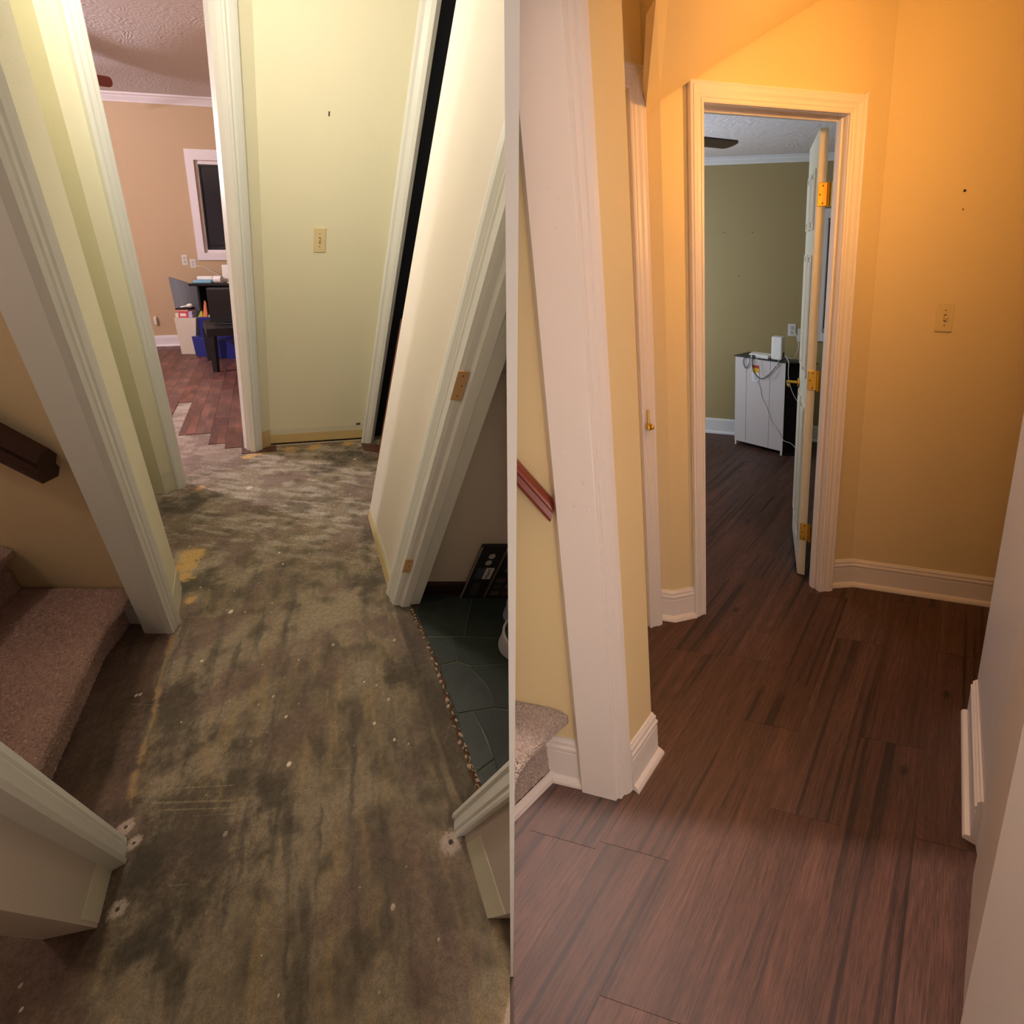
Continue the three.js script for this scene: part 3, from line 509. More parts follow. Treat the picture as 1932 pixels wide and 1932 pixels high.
// flooring carton leaning on the grey entry wall
{
  const c = document.createElement('canvas'); c.width = 512; c.height = 512; const x = c.getContext('2d');
  x.fillStyle = '#15161c'; x.fillRect(0, 0, 512, 512);
  x.fillStyle = '#8a8474'; x.fillRect(0, 0, 14, 512); x.fillStyle = '#75664e'; x.fillRect(190, 10, 12, 490);
  x.fillStyle = '#a9a6a4'; x.beginPath(); x.arc(108, 86, 24, 0, 7); x.arc(104, 146, 24, 0, 7); x.fill();
  x.fillStyle = '#3c404c'; x.fillRect(42, 196, 130, 110); x.fillStyle = '#c9c9cc'; x.fillRect(108, 196, 62, 110);
  x.save(); x.translate(160, 304); x.rotate(-Math.PI / 2); x.fillStyle = '#20222a'; x.font = 'bold 44px sans-serif'; x.fillText('Hart', 6, -6); x.restore();
  x.fillStyle = '#3b362f'; x.fillRect(60, 350, 60, 130); x.fillStyle = '#2e2523'; for (let j = 0; j < 3; j++) for (let i = 0; i < 3; i++) { x.fillStyle = ['#4e3a33', '#3b3534', '#5b4a40'][(i + j) % 3]; x.fillRect(232 + i * 90, 300 + j * 66, 70, 48); }
  x.fillStyle = '#4b505c'; x.fillRect(240, 60, 240, 60); x.fillRect(260, 150, 200, 90);
  const t = new THREE.CanvasTexture(c); t.colorSpace = THREE.SRGBColorSpace; t.magFilter = THREE.LinearFilter;
  const b = thing(OLD, 'flooring_carton', 'black printed flooring carton leaning on the grey wall over slate tiles', 'carton');
  const top0 = 0.36, front = [[-0.266, 0.002, -1.592], [0.05, 0.002, -1.592], [0.05, top0, -1.612], [-0.266, top0, -1.612]], back = front.map(([a, y, z]) => [a, y + 0.004, z - 0.018]);
  part(b, 'box', [loft(front, back)], std(0x17181d, 0.6));
  const g = new THREE.BufferGeometry(), q = front.map(([a, y, z]) => [a, y, z + 0.0008]);
  g.setAttribute('position', new THREE.Float32BufferAttribute([...q[0], ...q[1], ...q[2], ...q[0], ...q[2], ...q[3]], 3)); g.setAttribute('uv', new THREE.Float32BufferAttribute([0, 0, 1, 0, 1, 1, 0, 0, 1, 1, 0, 1], 2)); g.computeVertexNormals();
  part(b, 'printed_face', g, std(0xffffff, 0.5, { map: t }));
  const pail = (label, cx, cz, r, h, m) => { const p = thing(OLD, 'bucket', label, 'bucket', 'buckets at the edge of the slate floor'); part(p, 'pail', [lathe([[0.001, 0.002], [r * 0.86, 0.002], [r * 0.9, 0.012], [r * 0.97, h * 0.8], [r, h * 0.82], [r, h], [r * 0.95, h], [r * 0.9, 0.03], [0.001, 0.03]], cx, 0, cz)], m); part(p, 'rim', [new THREE.TorusGeometry(r, 0.006, 8, 40).rotateX(Math.PI / 2).translate(cx, h, cz)], m); };
  pail('pale grey bucket cut off by the hall edge, nearer the viewer', 0.035, -1.295, 0.112, 0.115, M.bucket);
  pail('bluish grey bucket cut off by the hall edge, nearer the black carton', 0.028, -1.47, 0.085, 0.10, std(0x8d90a8, 0.45));
}
// office furniture
{
  const ring = (x0, x1, z0, z1, y) => [[x0, y, z0], [x1, y, z0], [x1, y, z1], [x0, y, z1]];
  const bin = thing(OLD, 'storage_bin', 'beige fabric storage bin full of papers on the office floor', 'bin');
  part(bin, 'bin_body', [loft(ring(-5.53, -5.295, -7.43, -7.70, 0.007), ring(-5.545, -5.20, -7.42, -7.74, 0.575))], M.fabricBin);
  const bk = (name, label, cat, x0, x1, y0, y1, z0, z1, m) => { const t = thing(OLD, name, label, cat); part(t, name === 'book' ? 'cover' : 'body', [rbox(x1 - x0, y1 - y0, z1 - z0, (x0 + x1) / 2, (y0 + y1) / 2, (z0 + z1) / 2, 0.006)], m); return t; };
  const b1 = bk('book', 'red and white box of papers standing in the beige fabric bin', 'book', -5.48, -5.34, 0.577, 0.66, -7.62, -7.45, std(0xd8555c, 0.6)); part(b1, 'print', [box(-5.46, -5.37, 0.60, 0.64, -7.45, -7.449)], M.whitePlastic);
  bk('book', 'pale folded papers at the left in the beige fabric bin', 'book', -5.54, -5.485, 0.577, 0.64, -7.62, -7.45, std(0xe8d6c8, 0.8));
  bk('book', 'lilac carton at the right in the beige fabric bin', 'book', -5.335, -5.27, 0.577, 0.67, -7.62, -7.45, std(0xb9b0d0, 0.6));
  const b2 = bk('book', 'flat red edged book lying across the beige fabric bin', 'book', -5.53, -5.32, 0.662, 0.69, -7.64, -7.44, std(0xd98a80, 0.7));
  bk('book', 'flat dark book lying on top of the beige fabric bin', 'book', -5.53, -5.33, 0.692, 0.715, -7.64, -7.46, M.charcoal);
  const br = thing(OLD, 'hairbrush', 'white rounded brush on top of the books in the fabric bin', 'brush');
  const e = new THREE.SphereGeometry(1, 20, 12); e.scale(0.05, 0.03, 0.04); e.translate(-5.32, 0.748, -7.5); part(br, 'head', [e], M.whitePlastic); part(br, 'handle', [tube([[-5.34, 0.745, -7.5], [-5.40, 0.735, -7.49], [-5.45, 0.728, -7.48]], 0.012, 12)], M.whitePlastic);
  const blue = (label, r0, r1, lid) => { const t = thing(OLD, 'storage_tote', label, 'tote', 'blue totes by the desk'); part(t, 'tote_body', [loft(...r0)], M.blueBin); part(t, 'lid', [loft(...r1)], M.blueBin); };
  blue('blue plastic tote standing in front, under the black side table', [[[-5.207, 0.007, -7.294], [-4.916, 0.007, -7.174], [-4.35, 0.007, -7.05], [-4.35, 0.007, -7.42], [-5.15, 0.007, -7.42]], [[-5.225, 0.29, -7.29], [-4.92, 0.29, -7.165], [-4.33, 0.29, -7.04], [-4.33, 0.29, -7.43], [-5.17, 0.29, -7.43]]], [[[-5.235, 0.29, -7.30], [-4.92, 0.29, -7.155], [-4.32, 0.29, -7.03], [-4.32, 0.29, -7.435], [-5.18, 0.29, -7.435]], [[-5.225, 0.315, -7.29], [-4.92, 0.315, -7.165], [-4.33, 0.315, -7.04], [-4.33, 0.315, -7.43], [-5.17, 0.315, -7.43]]]);
  blue('taller blue plastic tote standing behind, beside the beige bin', [ring(-5.18, -4.75, -7.45, -7.75, 0.007), ring(-5.185, -4.74, -7.445, -7.76, 0.56)], [ring(-5.19, -4.73, -7.44, -7.765, 0.56), ring(-5.185, -4.74, -7.445, -7.76, 0.585)]);
  const toy = (label, x, m, h) => { const t = thing(OLD, 'packet', label, 'packet', 'packets on the tall blue tote'); part(t, 'pouch', [loft([[x - 0.035, 0.587, -7.45], [x + 0.035, 0.587, -7.45], [x + 0.035, 0.587, -7.49], [x - 0.035, 0.587, -7.49]], [[x + 0.01, 0.587 + h, -7.465], [x + 0.03, 0.587 + h * 0.9, -7.465], [x + 0.03, 0.587 + h * 0.9, -7.475], [x + 0.01, 0.587 + h, -7.475]])], m); };
  toy('lime green packet on the tall blue tote', -5.145, std(0xa8b63a, 0.6), 0.09); toy('white and orange packet on the tall blue tote', -5.07, std(0xe0825c, 0.6), 0.24); toy('pale green packet on the tall blue tote', -4.99, std(0xb9c9a0, 0.6), 0.08);
  // black parsons table
  const t = thing(OLD, 'side_table', 'small black square table in the old office doorway', 'table');
  const lg = [[-4.23, -6.22], [-4.76, -6.96], [-3.62, -6.42], [-4.15, -7.10]];
  part(t, 'table_top', [prism([[-4.27, -6.17], [-4.82, -6.99], [-4.13, -7.16], [-3.56, -6.40]], 0.50, 0.60)], M.charcoal);
  for (const [x, z] of lg) part(t, 'leg', [loft([[x - 0.03, 0.007, z - 0.03], [x + 0.03, 0.007, z - 0.03], [x + 0.03, 0.007, z + 0.03], [x - 0.03, 0.007, z + 0.03]], [[x - 0.04, 0.5, z - 0.04], [x + 0.04, 0.5, z - 0.04], [x + 0.04, 0.5, z + 0.04], [x - 0.04, 0.5, z + 0.04]])], M.charcoal);
  const tv = thing(OLD, 'monitor', 'black flat screen standing on the small black table', 'monitor');
  part(tv, 'housing', [rbox(0.62, 0.43, 0.05, -4.17, 0.845, -6.62, 0.01, -0.06)], M.charcoal);
  part(tv, 'screen', [rbox(0.58, 0.38, 0.006, -4.17, 0.85, -6.594, 0.002, -0.06)], std(0x17181b, 0.35));
  part(tv, 'stand', [rbox(0.26, 0.02, 0.16, -4.15, 0.611, -6.62, 0.008), rbox(0.05, 0.06, 0.04, -4.15, 0.64, -6.63, 0.008)], M.black);
  const d = thing(OLD, 'desk', 'black desk against the peach wall with things piled on top', 'desk');
  part(d, 'desk_top', [rbox(1.25, 0.035, 0.44, -4.655, 1.04, -7.70, 0.006)], M.black);
  part(d, 'side_panel', [box(-5.18, -5.15, 0.007, 1.022, -7.90, -7.78)], M.black); part(d, 'side_panel', [box(-4.12, -4.08, 0.007, 1.022, -7.90, -7.5)], M.black);
  part(d, 'back_panel', [box(-5.15, -4.12, 0.6, 1.022, -7.90, -7.87)], M.black); part(d, 'side_panel', [box(-5.17, -5.14, 0.60, 1.022, -7.78, -7.50)], M.black);
  const onDesk = (name, label, cat, x0, x1, y1, z0, z1, m, y0 = 1.059) => { const o = thing(OLD, name, label, cat); part(o, 'body', [rbox(x1 - x0, y1 - y0, z1 - z0, (x0 + x1) / 2, (y0 + y1) / 2, (z0 + z1) / 2, 0.012)], m); return o; };
  onDesk('folder', 'light blue folder lying on the black desk', 'folder', -5.22, -4.94, 1.10, -7.70, -7.50, std(0x7fb6cf, 0.6));
  onDesk('paper_stack', 'white papers stacked on the blue folder', 'paper', -5.19, -4.95, 1.15, -7.74, -7.56, M.whitePlastic, 1.102);
  const ro = thing(OLD, 'paper_roll', 'white paper roll lying on the desk beside the folder', 'roll'); part(ro, 'roll', [cyl(0.05, 0.05, 0.11, 0, 0, 0).rotateZ(Math.PI / 2).translate(-4.855, 1.109, -7.55)], M.whitePlastic);
  onDesk('modem', 'white upright modem box on the black desk under the window', 'modem', -4.845, -4.72, 1.30, -7.76, -7.64, M.whitePlastic);
  onDesk('note_pad', 'flat white pad at the right end of the black desk', 'pad', -4.70, -4.50, 1.075, -7.62, -7.50, M.whitePlastic);
  // grey office chair behind the fabric bin
  const ch = thing(OLD, 'office_chair', 'grey fabric office chair behind the beige bin', 'chair');
  const back = []; for (let i = 0; i <= 8; i++) { const u = i / 8, x = -5.75 + 0.44 * u, z = -7.78 + 0.10 * Math.sin(u * 3.14), yt = 1.125 - 0.03 * u - 0.11 * u * u, yb = 0.62 + 0.03 * (1 - u); back.push([[x, yb, z], [x - 0.02 + 0.03 * u, yt, z]]); }
  const bg = []; for (let i = 0; i < 8; i++) { const [a, b] = back[i], [c, e2] = back[i + 1]; bg.push(loft([a, c, [c[0], c[1], c[2] - 0.05], [a[0], a[1], a[2] - 0.05]], [b, e2, [e2[0], e2[1], e2[2] - 0.05], [b[0], b[1], b[2] - 0.05]])); }
  part(ch, 'backrest', bg, M.greyFabric);
  part(ch, 'seat', [rbox(0.42, 0.08, 0.40, -5.52, 0.55, -7.95, 0.03)], M.greyFabric); part(ch, 'gas_post', [cyl(0.03, 0.03, 0.45, -5.52, 0.29, -7.95)], M.black);
  part(ch, 'base', [0, 1, 2, 3, 4].map((k) => tube([[-5.52, 0.10, -7.95], [-5.52 + 0.2 * Math.cos(k * 1.2566), 0.05, -7.95 + 0.2 * Math.sin(k * 1.2566)]], 0.02, 6)), M.black);
  for (let k = 0; k < 5; k++) part(ch, 'caster', [ball(0.03, -5.52 + 0.2 * Math.cos(k * 1.2566), 0.037, -7.95 + 0.2 * Math.sin(k * 1.2566))], M.black);
}
function ceilingFan(hall, label, hub, ceil, len, ang0, m, w, n = 5, pitch = -0.25) {
  const f = thing(hall, 'ceiling_fan', label, 'fan'), [x, y, z] = hub;
  part(f, 'canopy', [lathe([[0.001, ceil - 0.06], [0.05, ceil - 0.05], [0.065, ceil], [0.001, ceil]], x, 0, z)], M.brass);
  part(f, 'rod', [cyl(0.012, 0.012, ceil - y, x, (ceil + y) / 2, z, 12)], M.brass);
  part(f, 'motor', [lathe([[0.001, y - 0.05], [0.08, y - 0.045], [0.1, y], [0.08, y + 0.04], [0.001, y + 0.045]], x, 0, z)], M.brass);
  for (let k = 0; k < n; k++) {
    const a = ang0 + k * 2 * Math.PI / n, s = new THREE.Shape(), h = w / 2;
    s.moveTo(0.1, -h * 0.6); s.lineTo(0.2, -h); s.lineTo(len - h * 0.6, -h); s.quadraticCurveTo(len, -h, len, 0); s.quadraticCurveTo(len, h, len - h * 0.6, h); s.lineTo(0.2, h); s.lineTo(0.1, h * 0.6);
    const g = new THREE.ExtrudeGeometry(s, { depth: 0.008, bevelEnabled: false, curveSegments: 8 }); g.rotateX(-Math.PI / 2); g.rotateX(pitch); g.rotateY(-a); g.translate(x, y - 0.02, z);
    part(f, 'blade', [g], m);
  }
  return f;
}
{
  const tip = [-5.17, -6.62], hub = [-5.85, -6.06];
  const f = ceilingFan(OLD, 'reddish ceiling fan in the old office, one blade tip showing', [hub[0], 2.97, hub[1]], 3.218, Math.hypot(tip[0] - hub[0], tip[1] - hub[1]), Math.atan2(tip[1] - hub[1], tip[0] - hub[0]), std(0x7a2f22, 0.45), 0.17);
  const L = LAMPS.oldOffice.pos, un = [L[0] - OLD.rake[0] * L[1], L[1], L[2] - OLD.rake[1] * L[1]];
  const l = thing(OLD, 'office_lamp', 'round frosted lamp bowl in the old office, out of view', 'lamp');
  part(l, 'bowl', [ball(0.09, un[0], un[1], un[2])], M.lampGlass(0xfff0f2, 3)); part(l, 'stem', [cyl(0.01, 0.01, 3.218 - un[1] - 0.08, un[0], (3.218 + un[1] + 0.08) / 2, un[2], 10)], M.brass);
}
function hallLamp(hall, label, key, ceil, k) {
  const L = LAMPS[key].pos, un = [L[0] - hall.rake[0] * L[1], L[1], L[2] - hall.rake[1] * L[1]], l = thing(hall, 'ceiling_lamp', label, 'lamp');
  part(l, 'bowl', [lathe([[0.001, un[1] - 0.06], [0.06, un[1] - 0.05], [0.10, un[1] - 0.01], [0.11, un[1] + 0.02], [0.001, un[1] + 0.02]], un[0], 0, un[2])], M.lampGlass(LAMPS[key].color, k));
  part(l, 'stem', [cyl(0.05, 0.03, ceil - un[1] - 0.02, un[0], (ceil + un[1] + 0.02) / 2, un[2], 20)], M.brass);
}
hallLamp(OLD, 'ceiling lamp of the old hall, above the picture', 'oldHall', CH, 2);
hallLamp(OLD, 'ceiling lamp over the old stairs, above the picture', 'oldStair', CH, 1);

// ================================================================ NEW HALL (right): structure
const NH = 2.45;
{
  const floor = struct(NEW, 'floor', 'dark brown wood plank floor of the finished hall and office', 'floor');
  part(floor, 'underlay', [box(PT, 3.9, -0.12, -0.0012, -5, 1.0)], std(0x46342b, 0.95));
  // six plank faces side by side: fine grain, cathedrals, dark streaks, knots
  const COLS = 6, knots = []; for (let i = 0; i < 4; i++) knots.push([(i % COLS) + 0.25 + 0.5 * rnd(), rnd(), 0.03 + 0.03 * rnd()]);
  const wood = texture(1020, 2048, (u, v) => {
    const c = Math.min(COLS - 1, Math.floor(u * COLS)), x = (u * COLS - c) * 0.19, y = v * 1.5, o = c * 17.3;
    const sy = (n, fx, fy, q) => { const t = smooth(0.9, 1, v); return n(x * fx + o, y * fy + q) * (1 - t) + n(x * fx + o, (y - 1.5) * fy + q) * t; };
    let bend = 0; for (const k of knots) if (k[0] >= c && k[0] < c + 1) { const dx = (u * COLS - k[0]) * 0.19, dy = (v - k[1]) * 1.5, r2 = dx * dx / 0.0009 + dy * dy / 0.006; bend += 0.028 * Math.exp(-r2) * Math.sign(dx || 1); }
    const X = x + 0.010 * sy(noise, 7, 1.6, 3) + 0.004 * sy(noise2, 22, 5, 0) + bend;
    const rings = Math.sin((X * 120 + 6 * sy(noise, 5, 0.9, 9)) * 2.2), fine = sy(noise2, 420, 9, 0), pore = sy(noise, 900, 26, 5), broad = sy(noise, 13, 0.7, 20), streak = sy(noise2, 26, 0.55, 31);
    const line = sy(noise, 150, 2.2, 50);
    let t = 0.50 + 0.05 * noise2(c * 3.1, 7) + 0.10 * rings * (0.5 + 0.5 * broad) + 0.20 * fine + 0.16 * pore + 0.17 * line + 0.16 * broad;
    let col = lerp3([52, 34, 28], [118, 84, 72], clamp(t));
    col = lerp3(col, [36, 24, 20], 0.75 * smooth(0.45, 0.85, streak + 0.2 * fine + 0.15 * line));
    for (const k of knots) if (k[0] >= c && k[0] < c + 1) { const dx = (u * COLS - k[0]) * 0.19, dy = (v - k[1]) * 1.5, r = Math.hypot(dx / 0.012, dy / 0.024); col = lerp3(col, [30, 20, 17], 0.8 * smooth(1.5, 0.2, r + 0.4 * fine)); }
    return col;
  });
  const mats = [0xffffff, 0xf3ebe6, 0xfaf3ee, 0xeae2dd].map((k) => std(k, 0.5, { map: wood, bumpMap: wood, bumpScale: 0.0007 }));
  const O = [0.813, -0.645], a = [-0.684, 0.73], b = [0.97, 0.24], W = 0.196, det = a[0] * b[1] - b[0] * a[1];
  const P = (l, s) => [O[0] + a[0] * l + b[0] * s, O[1] + a[1] * l + b[1] * s];
  const clipHalf = (poly, f) => { const out = []; poly.forEach((p, i) => { const q = poly[(i + 1) % poly.length], A = f(p), B = f(q); if (A >= 0) out.push(p); if ((A >= 0) !== (B >= 0)) { const t = A / (A - B); out.push([p[0] + (q[0] - p[0]) * t, p[1] + (q[1] - p[1]) * t]); } }); return out; };
  const seams = { '-1': -0.344, 0: 0, 1: -0.381, 2: -0.02, '-2': 0.25, '-5': -2.73 };
  for (let r = -16; r < 13; r++) {
    const s0 = seams[r] ?? rnd(), L = 0.95;
    for (let k = -8; k < 6; k++) {
      const l0 = s0 + k * L, g = 0.0007, c = P(l0 + L / 2, (r + 0.5) * W);
      const skip = 0.0002, g2 = 0.0006;
      let poly = [P(l0 + g2, r * W + skip), P(l0 + L - g2, r * W + skip), P(l0 + L - g2, (r + 1) * W - skip), P(l0 + g2, (r + 1) * W - skip)];
      for (const f of [(p) => p[0] - 0.0045, (p) => 3.6 - p[0], (p) => 0.25 - p[1], (p) => p[1] + 4.35, (p) => p[1] + 1.95 + 2.2 * Math.max(0, p[0] - 0.9) + (p[0] > 0.9 ? 0.3 : 0)].slice(0, 4)) poly = clipHalf(poly, f);
      if (poly.length < 3) continue;
      const cx = poly.reduce((q, p) => q + p[0], 0) / poly.length, cz = poly.reduce((q, p) => q + p[1], 0) / poly.length;
      if (cz < -1.9 && cx < 0.95) continue; if (cz > -1.2 && cx > 2.7) continue; if (cz < -3.3 && cx < 1.3) continue;
      const ge = prism(poly, -0.0011, 0), p = ge.attributes.position, uv = ge.attributes.uv, c0 = Math.floor(rnd() * COLS), v0 = rnd();
      for (let i = 0; i < p.count; i++) { const x = p.getX(i) - O[0], z = p.getZ(i) - O[1], l = (x * b[1] - b[0] * z) / det, s = (a[0] * z - a[1] * x) / det; uv.setXY(i, (c0 + clamp(s / W - r, 0.01, 0.99)) / COLS, v0 + l / 1.5); }
      part(floor, 'plank', ge, mats[Math.floor(rnd() * 4)]);
    }
  }
}
{
  // post and wall at the left of the hall
  const P1 = [0.229, -0.691], P2 = [0.334, -0.666], P3 = [0.389, -0.705], P4 = [0.493, -0.816];
  const post = struct(NEW, 'trim_post', 'white painted door post beside the stairs in the finished hall', 'trim');
  part(post, 'jamb', [prism([P1, [0.331, -0.666], P2, [0.345, -0.682], [0.30, -0.77], [0.222, -0.73]], 0, NH)], M.newTrim);
  const fc = frame(P2, P3);
  part(post, 'casing', [fc.on(prism([[0, -0.02], [0, -0.002], [0.012, -0.001], [0.014, 0.004], [0.022, 0.006], [0.024, 0.003], [0.032, 0.004], [0.034, 0.001], [0.038, 0.006], [0.052, 0.009], [fc.length, 0.009], [fc.length, -0.02]], 0, NH))], M.newTrim);
  const fd = frame(P1, [0.331, -0.666]);
  for (const [u, y, r] of [[0.05, 1.62, 0.004], [0.07, 1.60, 0.005], [0.06, 1.54, 0.003], [0.03, 1.05, 0.004], [0.08, 0.98, 0.005], [0.05, 0.92, 0.006], [0.085, 0.91, 0.005], [0.04, 0.35, 0.004], [0.07, 0.22, 0.003], [0.03, 0.12, 0.004]]) { const d = new THREE.SphereGeometry(r, 12, 8); d.scale(1, 1.2, 0.18); d.translate(u, y, 0.0002); part(post, 'paint_blister', [fd.on(d)], M.newTrim); }
  const w1 = struct(NEW, 'wall_left', 'cream yellow hall wall end right of the white door post', 'wall');
  part(w1, 'wall_surface', [prism([P3, P4, [0.42, -0.885], [0.315, -0.775]], 0, NH)], M.newWall);
  const bb = struct(NEW, 'baseboard_left', 'white baseboard with shoe moulding at the foot of the left wall end', 'baseboard');
  part(bb, 'board', [sweep([P3, P4, [0.45, -0.86]], BASE(0.158))], M.newTrim);
  part(bb, 'shoe_moulding', [sweep([P3, P4, [0.45, -0.86]], SHOE)], M.newTrim);
  // stairwell wall
  const S0 = [-0.4, -0.866], S1 = [0.141, -0.748], S2 = [0.235, -0.7275];
  wall(NEW, 'wall_stair', 'cream stairwell wall behind the wooden handrail', S0, S2, 0, 5, 0.08, M.newWall);
  const sb = struct(NEW, 'baseboard_stair', 'white baseboard between the carpeted step and the white post', 'baseboard');
  part(sb, 'board', [sweep([[0.11, -0.7555], S2], BASE(0.152))], M.newTrim); part(sb, 'shoe_moulding', [sweep([[0.13, -0.751], S2], SHOE)], M.newTrim);
  const sh = struct(NEW, 'trim_stair', 'white shoe strip under the carpeted riser', 'trim');
  part(sh, 'strip', [sweep([[-0.1, -0.533], [0.141, -0.746]], [[0, 0], [0.016, 0], [0.015, 0.016], [0.008, 0.024], [0, 0.026]])], M.newTrim);
  // closet corner
  const CW = frame([0.30, -1.219], [0.705, -1.438]);
  const cl = struct(NEW, 'wall_closet', 'cream wall round the closet door behind the left wall end', 'wall');
  part(cl, 'wall_surface', [CW.on(box(-0.1, 0.385, 1.973, NH, -0.08, 0)), CW.on(box(0.385, 0.458, 0, NH, -0.08, 0)), prism([[0.22, -1.19], [0.42, -0.885], [0.36, -0.85], [0.17, -1.15]], 0, NH)], M.newWall);
  const ct = struct(NEW, 'trim_closet', 'white moulded casing of the closet door', 'trim');
  part(ct, 'casing', [sideCasing(CW, 0.388, 1, 1.975, CASING)], M.newTrim); part(ct, 'head_casing', [headCasing(CW, -0.05, 0.388, 1.975, CASING)], M.newTrim);
  const cd = struct(NEW, 'door_1', 'closet door seen edge on behind the left wall end', 'door');
  part(cd, 'leaf', [CW.on(rbox(0.37, 1.955, 0.03, 0.198, 0.985, -0.03, 0.003))], M.newTrim);
  part(cd, 'latch', [CW.on(cyl(0.004, 0.004, 0.05, 0.409, 0.915, 0.022, 12)), CW.on(rbox(0.02, 0.026, 0.018, 0.408, 0.878, 0.026, 0.005)), CW.on(ball(0.009, 0.416, 0.878, 0.036))], M.brass, 'small brass latch');
  const F0 = [0.66, -1.482], F1 = [0.771, -1.458], F2 = [0.878, -1.486];
  const cn = struct(NEW, 'wall_corner', 'narrow shaded cream wall next to the closet casing', 'wall'); part(cn, 'wall_surface', [prism([F0, F1, [0.771, -1.54], [0.66, -1.56]], 0, NH)], M.newWall);
  const cb = struct(NEW, 'wall_corner', 'angled cream wall strip left of the office doorway', 'wall'); part(cb, 'wall_surface', [prism([F1, F2, [0.878, -1.56], [0.775, -1.54]], 0, NH)], M.newWall);
  const b2 = struct(NEW, 'baseboard_corner', 'short bent white baseboard left of the office doorway', 'baseboard');
  part(b2, 'board', [sweep([[0.70, -1.4735], F1, [0.882, -1.487]], BASE(0.135))], M.newTrim); part(b2, 'shoe_moulding', [sweep([[0.715, -1.470], F1, [0.882, -1.487]], SHOE)], M.newTrim);
  // door wall
  const DW = frame([0.884, -1.481], [1.657, -1.666]), u0 = 0.055, u1 = 0.715, dt = 1.957;
  const dw = struct(NEW, 'wall_far', 'yellow wall above the office doorway', 'wall');
  part(dw, 'wall_surface', [DW.on(box(-0.02, DW.length + 0.02, dt + 0.01, NH, -0.1, -0.004)), DW.on(box(-0.02, u0 - 0.012, 0, dt + 0.01, -0.1, -0.004)), DW.on(box(u1 + 0.006, DW.length + 0.02, 0, dt + 0.01, -0.05, -0.004))], M.newWall);
  const tr = struct(NEW, 'trim_doorway', 'white moulded casing round the office doorway of the finished hall', 'trim');
  const pl = scaleProfile(0.92), pr = scaleProfile(1.12);
  part(tr, 'casing', [sideCasing(DW, u0, -1, dt, pl)], M.newTrim); part(tr, 'casing', [sideCasing(DW, u1, 1, dt, pl.map((p, i) => [pr[i][0], p[1]]))], M.newTrim); part(tr, 'head_casing', [DW.on(loft(pl.map(([v, o]) => [u0 - v, dt + v, o]), pl.map(([v, o], i) => [u1 + pr[i][0], dt + v, o])))], M.newTrim);
  part(tr, 'jamb', [DW.on(box(u0 - 0.014, u0 - 0.004, 0, dt + 0.004, -0.105, 0.002))], M.newTrim);
  part(tr, 'jamb', [DW.on(prism([[u1 + 0.006, 0.002], [u1 + 0.006, -0.052], [u1 - 0.004, -0.052], [u1 - 0.004, -0.044], [u1 - 0.010, -0.042], [u1 - 0.010, -0.022], [u1 - 0.003, -0.020], [u1 - 0.002, 0.002]], 0, dt + 0.004))], M.newTrim);
  part(tr, 'head_jamb', [DW.on(box(u0 - 0.014, u1 + 0.006, dt - 0.002, dt + 0.012, -0.105, 0.002)), DW.on(box(u0 - 0.006, u1 - 0.004, dt - 0.016, dt - 0.002, -0.06, -0.04))], M.newTrim);
  // right of the doorway
  const C0 = [1.652, -1.693], C1 = [1.783, -1.705], C2 = [3.6, -1.2345];
  const wr = struct(NEW, 'wall_corner', 'narrow angled yellow wall right of the office doorway', 'wall'); part(wr, 'wall_surface', [prism([C0, C1, [1.79, -1.79], [1.66, -1.78]], 0, NH)], M.newWall);
  const rw = wall(NEW, 'wall_right', 'yellow wall with the light switch at the right of the finished hall', C1, C2, 0, NH, 0.08, M.newWall);
  const fr = frame(C1, C2);
  part(rw, 'nail_hole', [fr.on(cyl(0.005, 0.005, 0.004, 0, 0, 0, 12).rotateX(Math.PI / 2).translate(0.292, 1.704, 0))], M.slot); part(rw, 'nail_hole', [fr.on(cyl(0.0025, 0.0025, 0.004, 0, 0, 0, 10).rotateX(Math.PI / 2).translate(0.294, 1.64, 0))], M.slot);
  const br = struct(NEW, 'baseboard_right', 'long white baseboard with shoe moulding along the yellow switch wall', 'baseboard');
  part(br, 'board', [sweep([[1.660, -1.6935], C1, C2], BASE(0.132))], M.newTrim); part(br, 'shoe_moulding', [sweep([[1.66, -1.6935], C1, C2], SHOE)], M.newTrim);
  wallPlate(NEW, fr, 'light_switch', 'almond light switch on the yellow wall of the finished hall', 'switch', 0.243, 0.307, 1.19, 1.298, M.ivory, 'switch');
  // sloped underside of the upper stairs
  const so = struct(NEW, 'ceiling_soffit', 'sloped yellow bulkhead under the upper stairs above the doorway corner', 'ceiling');
  const lo = [[0.716, 1.908, -1.462], [0.765, 1.952, -1.442], [0.87, 2.006, -1.467], [1.076, 2.113, -1.520], [1.5, 2.33, -1.62]];
  const up = lo.map(([x, y, z], i) => [x - (i ? 0.09 : 0.075), y + 0.17, z + 0.42]);
  for (let i = 0; i + 1 < lo.length; i++) part(so, 'soffit_panel', [loft([lo[i], up[i], [up[i][0], up[i][1], up[i][2] - 0.1], [lo[i][0], lo[i][1] + 0.02, lo[i][2] - 0.05]], [lo[i + 1], up[i + 1], [up[i + 1][0], up[i + 1][1], up[i + 1][2] - 0.1], [lo[i + 1][0], lo[i + 1][1] + 0.02, lo[i + 1][2] - 0.05]])], M.newWall);
  // near wall end on the right
  const nw = struct(NEW, 'wall_near', 'wall end at the right edge nearest the viewer in the finished hall', 'wall');
  part(nw, 'wall_surface', [prism([[1.748, -0.968], [1.372, -0.547], [1.350, -0.517], [1.42, -0.46], [1.9, -0.95]], 0, 4.9)], M.newTrim);
